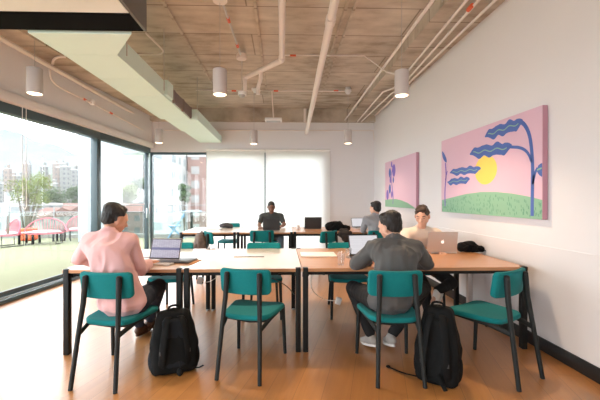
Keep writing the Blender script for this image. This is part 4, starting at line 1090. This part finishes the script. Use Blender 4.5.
q = cL.location; bp3 = backpack('patterned grey brown backpack hung behind the far left chair', (q.x - .285, q.y - .15, .36), math.radians(-62 + 180), 0, .30, .44, .16, M_PACKB, M_PACKB, 13)
def soft_bag(name, label, cat, loc, balls, mt, seed, amp=.014, extra=None):
    t = thing(name, label, cat, loc); c = MB()
    for hl in balls: c.hull([(Vector(p), r_) for p, r_ in hl])
    remesh(c, 'bag_body', mt, .009, 2, t, disp=fold(seed, amp, 12, (1, 1, 1)))
    b = MB(); b.tube(extra, .010, mt, 8, smooth=2, flat=.5); b.build('strap', t); return t
q = P(470, 252.5, z=zt)
soft_bag('shoulder_bag', 'small black bag on the near table against the right wall', 'bag', (q.x + .02, q.y + .05, zt),
    [[((-.09, 0, .055), .05), ((.03, .02, .065), .055), ((.03, -.02, .05), .048)], [((.03, 0, .05), .048), ((.13, -.02, .035), .032)]], M_PACK, 21, .012, [(-.1, -.05, .05), (-.02, -.07, .10), (.08, -.06, .06), (.17, -.05, .015)])
q = P(336, 231, z=zt)
soft_bag('duffel_bag', 'black duffel bag lying on the far long table', 'bag', (q.x, q.y + .1, zt),
    [[((-.12, 0, .08), .075), ((.06, .02, .10), .085), ((.10, -.02, .06), .055)], [((.10, 0, .06), .055), ((.24, -.03, .05), .045)]], M_PACK, 22, .018, [(-.1, -.06, .12), (-.02, -.10, .20), (.12, -.08, .15), (.2, -.06, .05)])
q = P(346, 238, d=6.28)
soft_bag('jacket', 'black jacket hanging over the edge of the far long table', 'jacket', (q.x, 6.315, .60),
    [[((-.09, 0, .12), .04), ((.09, .0, .13), .04), ((.02, -.01, -.03), .035)], [((-.02, .0, .12), .035), ((.05, .08, .185), .022), ((-.08, .08, .185), .022)]], mat('black brown cloth', (.03, .022, .018), .85), 23, .014, [(-.08, -.03, .1), (-.02, -.05, -.05), (.05, -.03, -.08)])
q = P(226, 228.5, z=zt)
soft_bag('tote_bag', 'flat dark grey fabric bag lying on the far middle table', 'bag', (q.x, q.y + .1, zt),
    [[((-.12, 0, .045), .04), ((.1, 0, .04), .035), ((.0, .05, .07), .04), ((-.05, -.05, .06), .04)]], mat('dark grey felt', (.06, .055, .06), .9), 24, .012, [(-.12, -.05, .06), (0, -.09, .06), (.14, -.04, .03)])
# power cables and riser under the tables
def cable(label, pts, r_=.004, plug=None):
    b = MB(); b.tube(pts, r_, M_WHITE, 6, smooth=2); o = tag(b.build('power_cable'), label, 'cable')
    if plug is not None: c = MB(); c.box(plug, (.055, .035, .075), M_WHITE, bev=.006, rot=Euler((.1, .3, .2))); c.build('plug', o)
    return o
cable('white power cable and adapter hanging under the long near table', [(.35, 3.66, .63), P(309, 288, d=3.6), P(323, 300, d=3.6), P(336, 301, d=3.6)], plug=P(338.5, 301, d=3.6))
cable('white power cable hanging under the middle table behind the backpack', [(-.75, 3.66, .63), P(219, 276, d=3.7), P(208, 283, d=3.7), P(201, 281, d=3.7)], plug=P(200, 280.5, d=3.7))
b = MB(); b.tube([(-.3, 3.4, .66), (-.1, 3.35, .60), (.05, 3.2, .56), (.12, 3.1, .5)], .004, M_DARKPL, 6, smooth=2); tag(b.build('power_cable'), 'black cable hanging from the middle table to the leg pair', 'cable')
q = P(469.5, 300, d=4.02); b = MB(); b.box((q.x, q.y, .345), (.055, .05, .69), M_ALU, bev=.005); b.box((q.x, q.y, .004), (.12, .12, .008), M_ALU, bev=.002); tag(b.build('cable_riser'), 'light grey metal cable column under the long near table', 'column')

# ------------------------------------------------------------------ terrace
b = MB(); slab(b, [(-22, -4), (LX(-4) - .12, -4), (LX(8.9) - .12, 8.95), (6, 8.95), (6, 12.4), (-22, 12.4)], -.15, -.02, M_GRASS); struct('terrace_floor', b, smooth=False)
b = MB(); b.box((-8, 12.5, -.02), (30, .25, .26), mat('grey concrete kerb', (.20, .21, .19), .85)); struct('terrace_kerb', b)
M_RAIL = mat('satin steel railing', (.17, .18, .18), .5)
t = thing('glass_railing', 'long clear glass railing with two pale handrails around the terrace', 'railing', (-8, 12.42, 0))
for z_ in (1.135, .90):
    b = MB(); b.tube([(-14, 0, z_), (14, 0, z_)], .014, M_RAIL, 8); b.build('rail', t)
for k_ in range(19):
    b = MB(); b.box((-14 + k_ * 1.555, 0, .57), (.022, .05, 1.14), M_RAIL, bev=.004); b.build('post', t)
b = MB(); b.box((0, .03, .5), (28, .01, .78), M_RAILGLASS); b.build('pane', t, smooth=False)
# outside pillar
b = MB(); x0 = P(78, 200, y=11.2).x; x1 = P(115, 200, y=11.2).x; b.box(((x0 + x1) / 2, 11.45, 1.9), (x1 - x0, .5, 4.0), mat('pale bluish render', (.30, .335, .36), .8)); struct('terrace_pillar', b, smooth=False)
M_RED = mat('red cord', (.42, .10, .13), .6); M_CUSH = mat('pale pink cushion', (.42, .30, .31), .9)
M_OR = mat('orange pouf fabric', (.50, .09, .03), .85); M_LB = mat('light blue lacquer', (.10, .22, .32), .5); M_WT = mat('white terrace lacquer', (.30, .30, .30), .5)
def wire_seat(label, loc, rz, w_, name='wicker_loveseat', cat='sofa'):
    t = thing(name, label, cat, loc, rz); n_ = 22
    rim = [Vector((w_ / 2 * math.cos(a), -.30 - .0 + .12 * math.sin(a) * 0 - .16 * math.sin(a), .34 + .44 * math.sin(a))) for a in [PI * j / n_ for j in range(n_ + 1)]]
    rim = [Vector((p.x * (1 - .08 * (p.z - .34)), p.y + .25, p.z)) for p in rim]
    b = MB(); b.tube(rim, .018, M_RED, 8); b.build('back_rim', t)
    seat = [Vector((w_ / 2 * .86 * math.cos(a), .02 + .30 * math.sin(a), .33)) for a in [2 * PI * j / 24 for j in range(25)]]
    b = MB(); b.tube(seat, .016, M_RED, 8); b.build('seat_rim', t)
    b = MB()
    for j in range(1, n_): 
        p = rim[j]; b.tube([p, Vector((p.x * .84, -.18, .33))], .008, M_RED, 5)
    b.build('cords', t)
    b = MB(); b.ell((0, .03, .37), (w_ * .40, .26, .06), M_CUSH, u=24, v=10); b.build('cushion', t)
    for s in (-1, 1):
        b = MB(); x = s * w_ * .34; b.tube([(x, .28, .33), (x, .30, .01), (x, -.26, .01), (x, -.24, .33)], .012, M_BLACK, 8); b.build('leg', t)
    return t
q = P(45, 243.2, z=0); wire_seat('round backed red cord loveseat on the terrace turf', (q.x, q.y, -.02), PI + .25, 1.15)
q = P(6, 246, z=0); wire_seat('red cord chair at the left edge of the terrace', (q.x, q.y + .1, -.02), PI - .5, .75, 'wicker_chair', 'chair')
q = P(77, 239.5, z=0); wire_seat('red cord chair by the outside pillar', (q.x, q.y + .1, -.02), PI + .6, .75, 'wicker_chair', 'chair')
def low_table(label, q, w_, h, mt):
    t = thing('side_table', label, 'table', (q.x, q.y, -.02)); b = MB(); b.box((0, 0, h - .015), (w_, w_ * .8, .03), mt, bev=.006); b.build('table_top', t)
    for sx in (-1, 1):
        for sy in (-1, 1): b = MB(); b.box((sx * (w_ / 2 - .05), sy * (w_ * .4 - .05), h / 2 - .01), (.05, .05, h - .02), M_BLACK, bev=.004); b.build('leg', t)
low_table('low white side table with dark legs left of the loveseat', P(29.5, 243.2, z=0), .5, .36, M_WT)
low_table('low dark side table right of the loveseat', P(59, 240.5, z=0), .35, .36, M_BLACK)
q = P(24.5, 240.5, z=0); c = MB(); c.hull([(Vector((sx * .14, sy * .14, z_)), .05) for sx in (-1, 1) for sy in (-1, 1) for z_ in (.05, .36)]); o = remesh(c, 'pouf', M_OR, .02, 2); o.location = (q.x, q.y + .2, -.02); tag(o, 'orange cube pouf on the terrace turf', 'pouf')
# blue high table and chair seen through the back window
q = P(191.5, 236, z=0); t = thing('high_table', 'light blue high table on the terrace behind the far left window', 'table', (q.x, q.y, -.02))
b = MB(); b.box((0, 0, .92), (.62, .6, .04), M_LB, bev=.01); b.build('table_top', t); b = MB(); b.tube([(0, 0, .02), (0, 0, .9)], .05, M_BLACK, 12); b.build('pedestal', t); b = MB(); b.lathe([(.25, 0), (.25, .015), (.05, .03)], M_BLACK, n=24); b.build('base', t)
q = P(176, 238, z=0); t = thing('folding_chair', 'light blue metal chair left of the blue high table', 'chair', (q.x, q.y, -.02), .3)
for s in (-1, 1):
    b = MB(); b.tube([(-.28, s * .2, 0), (.28, s * .2, .86)], .016, M_LB, 8); b.build('leg', t); b = MB(); b.tube([(.28, s * .2, 0), (-.22, s * .2, .45)], .016, M_LB, 8); b.build('leg', t)
b = MB(); b.box((-.05, 0, .45), (.40, .40, .025), M_LB, bev=.006); b.build('seat', t); b = MB(); b.box((.26, 0, .80), (.03, .42, .14), M_LB, bev=.006); b.build('backrest', t)

# ------------------------------------------------------------------ city
ZG = -32.0
b = MB(); b.box((-150, 420, ZG - 1), (1600, 860, 2), mat('valley ground', (.14, .17, .12), .95, noise_s=.03, noise_a=.4)); struct('valley_ground', b, smooth=False)
def hillside(name, y0, y1, z0, z1, x0, x1, mt, seed, amp):
    vs = []; fs = []; nx, ny = 70, 22
    for j in range(ny + 1):
        for i in range(nx + 1):
            u, v_ = i / nx, j / ny; x = x0 + (x1 - x0) * u; y = y0 + (y1 - y0) * v_
            z = z0 + (z1 - z0) * (v_ ** .8) * (.75 + .35 * noise.noise(Vector((x * .003 + seed, 0, 0)))) + amp * noise.noise(Vector((x * .012, y * .012, seed)))
            vs.append((x, y, z))
    for j in range(ny):
        for i in range(nx): k_ = j * (nx + 1) + i; fs.append((k_, k_ + 1, k_ + nx + 2, k_ + nx + 1))
    o = MB().add(vs, fs, mt).build(name); o['kind'] = 'structure'; return o
M_HILL = mat('hazy green hillside', (.045, .065, .04), .95, noise_s=.02, noise_a=.35)
M_HILL2 = mat('far pale mountain', (.05, .065, .07), .95, noise_s=.01, noise_a=.12)
hillside('hillside_near', 330, 640, ZG, 105, -900, 250, M_HILL, 1.0, 8)
hillside('hillside_far', 900, 1500, ZG, 330, -2200, 500, M_HILL2, 7.0, 25)
F_W = facade_mat('white apartment facade', (.24, .24, .235), (.12, .135, .14), 3.2, 3.0, .28)
F_W2 = facade_mat('cream apartment facade', (.20, .19, .175), (.09, .095, .095), 2.6, 2.9, .26)
F_P = facade_mat('salmon brick facade', (.16, .10, .085), (.19, .185, .18), 3.0, 2.9, .24)
F_P2 = facade_mat('pale terracotta facade', (.13, .085, .07), (.05, .05, .05), 3.0, 3.0, .28)
M_ROOF = mat('terracotta roof', (.11, .055, .042), .9, noise_s=.4, noise_a=.3)
def building(label, px0, px1, ytop, dist, mt, dep=None, group=None, ridge=0.0, rz=0.0, name='apartment_building', zb=None):
    a = P(px0, ytop, y=dist); c = P(px1, ytop, y=dist); w_ = abs(c.x - a.x); dep = dep or w_ * .9; zb = ZG if zb is None else zb; h = a.z - zb
    o = thing(name, label, 'building', ((a.x + c.x) / 2, dist + dep / 2, zb), rz, group)
    b = MB(); b.box((0, 0, h / 2), (w_, dep, h), mt); b.build('wall', o, smooth=False)
    b = MB()
    if ridge: b.add([(-w_ * .53, -dep * .53, h), (w_ * .53, -dep * .53, h), (w_ * .53, dep * .53, h), (-w_ * .53, dep * .53, h), (-w_ * .5, 0, h + ridge), (w_ * .5, 0, h + ridge)], [(0, 1, 2, 3), (0, 1, 5, 4), (2, 3, 4, 5), (0, 4, 3), (1, 2, 5)], M_ROOF)
    else: b.box((0, 0, h + .3), (w_ * 1.02, dep * 1.02, .6), M_WT); b.box((w_ * .15, 0, h + 1.5), (w_ * .35, dep * .4, 2.4), mt)
    b.build('roof', o, smooth=False)
    return o
building('tall white residential tower behind the glass corner', 153, 174, 146, 62, F_W, 14)
building('cream tower just right of the white tower', 173.5, 182, 156, 80, F_W2, 12)
building('salmon brick tower at the right edge of the far left window', 187.5, 208, 157, 70, F_P, 14)
building('low white block at the left edge behind the terrace', -40, 20, 207, 64, F_W, 12)
building('low salmon block with a tiled roof behind the loveseat', 44, 66, 214, 74, F_P2, 12, ridge=2.2)
building('low salmon block with a tiled roof beside the outside pillar', 68, 100, 210, 100, F_P, 14, ridge=2.5)
building('white house roofs below the railing left of the loveseat', 24, 42, 218, 55, F_W2, 10, ridge=1.5)
building('pale mid-rise block seen between the pillar and the corner post', 116, 128, 189, 150, F_W2, 12)
building('pale mid-rise block right behind the corner post', 129, 146, 196, 132, F_W, 12)
building('pink low block beyond the railing under the blue table', 176, 210, 206, 92, F_P2, 12)
building('pale block with reddish roof behind the glass corner railing', 112, 150, 212, 88, F_P2, 12, ridge=2)
F_F1 = facade_mat('far grey white facade', (.125, .125, .12), (.05, .055, .06), 3.2, 3.0, .28); F_F2 = facade_mat('far terracotta facade', (.15, .115, .10), (.07, .07, .07), 3.0, 3.0, .28)
rnd = random.Random(9); placed = []
for i in range(70):
    px0 = rnd.uniform(-12, 148); d_ = rnd.uniform(210, 325); wpx = rnd.uniform(2.5, 7); yt = rnd.uniform(163, 197)
    xx_ = (px0 + wpx / 2 - CX) / FPX * d_; ww_ = wpx / FPX * d_
    if any(abs(xx_ - u) < (ww_ + v) * .62 and abs(d_ - w) < (ww_ + v) * .62 for u, v, w in placed): continue
    placed.append((xx_, ww_, d_))
    building('pale apartment block in the haze of the far hillside', px0, px0 + wpx, yt, d_, rnd.choice([F_F1, F_F1, F_F2]), group='pale blocks on the far hillside')
hz = bpy.data.materials.new('morning haze'); hz.use_nodes = True; hz.node_tree.nodes.clear()
ho = hz.node_tree.nodes.new('ShaderNodeOutputMaterial'); hv = hz.node_tree.nodes.new('ShaderNodeVolumeScatter'); hv.inputs['Density'].default_value = .00014; hv.inputs['Color'].default_value = (.97, .98, 1, 1)
hz.node_tree.links.new(hv.outputs[0], ho.inputs['Volume'])
b = MB(); b.box((-150, 16 + 500, 60), (1500, 1000, 190), hz); o = b.build('haze', smooth=False); tag(o, 'pale haze hanging over the city outside', 'haze', kind='stuff')
# trees
M_LEAF = mat('yellowish green leaves', (.085, .105, .02), .9, noise_s=.6, noise_a=.4); M_LEAF2 = mat('mid green leaves', (.035, .06, .022), .9, noise_s=.4, noise_a=.4); M_TRUNK = mat('bark', (.06, .045, .03), .9)  # plain leaf colours: yellow green and mid green
def tree(label, px, ytop, ybase, dist, wpx, mt, seed, group=None):
    top = P(px, ytop, y=dist); low = P(px, ybase, y=dist); Rr = wpx / FPX * dist / 2; hh = top.z - low.z
    t = thing('tree', label, 'tree', (top.x, dist, ZG), 0, group); zt_ = top.z - ZG; zl = low.z - ZG
    b = MB(); b.tube([(0, 0, 0), (Rr * .05, 0, zl), (0, 0, zt_ - hh * .25)], [Rr * .10, Rr * .08, Rr * .03], M_TRUNK, 8)
    r2 = random.Random(seed)
    blobs = []
    for _ in range(11):
        a = r2.uniform(0, 2 * PI); rr = Rr * r2.uniform(.1, .72); z_ = zl + hh * r2.uniform(.25, .82); blobs.append(((rr * math.cos(a), rr * math.sin(a), z_), min(Rr * r2.uniform(.26, .42), hh * .3)))
        b.tube([(0, 0, zl * .9), blobs[-1][0]], [Rr * .03, Rr * .01], M_TRUNK, 5)
    b.build('trunk', t)
    vs = []; fs = []; sz = dist * 1.0 / FPX
    for (c_, rb) in blobs:
        for _ in range(230):
            d3 = Vector((r2.gauss(0, 1), r2.gauss(0, 1), r2.gauss(0, 1))).normalized(); p = Vector(c_) + d3 * rb * r2.uniform(.55, 1.12)
            u_ = Vector((r2.gauss(0, 1), r2.gauss(0, 1), r2.gauss(0, 1))).normalized(); w__ = u_.cross(d3).normalized(); s_ = sz * r2.uniform(.5, 1.2)
            k_ = len(vs); vs += [p - u_ * s_, p - w__ * s_ * .6, p + u_ * s_, p + w__ * s_ * .6]; fs.append((k_, k_ + 1, k_ + 2, k_ + 3))
    MB().add(vs, fs, mt).build('foliage', t, smooth=False)
tree('large yellow green tree beyond the terrace railing', 26, 171, 212, 38, 52, M_LEAF, 1)
tree('broad green tree right of the yellow green one', 52, 186, 212, 122, 36, M_LEAF2, 2)
tree('dark green tree beside the outside pillar', 80, 184, 208, 150, 30, M_LEAF2, 3)
tree('round tree behind the head of the man in pink', 126, 182, 212, 112, 30, M_LEAF, 4)
tree('dark green tree left of the glass corner post', 139, 176, 206, 175, 22, M_LEAF2, 5)
tree('green tree between the cream tower and the brick tower', 184, 178, 212, 58, 15, M_LEAF2, 6)
tree('small green tree low behind the railing at the loveseat', 36, 198, 216, 90, 26, M_LEAF2, 7)
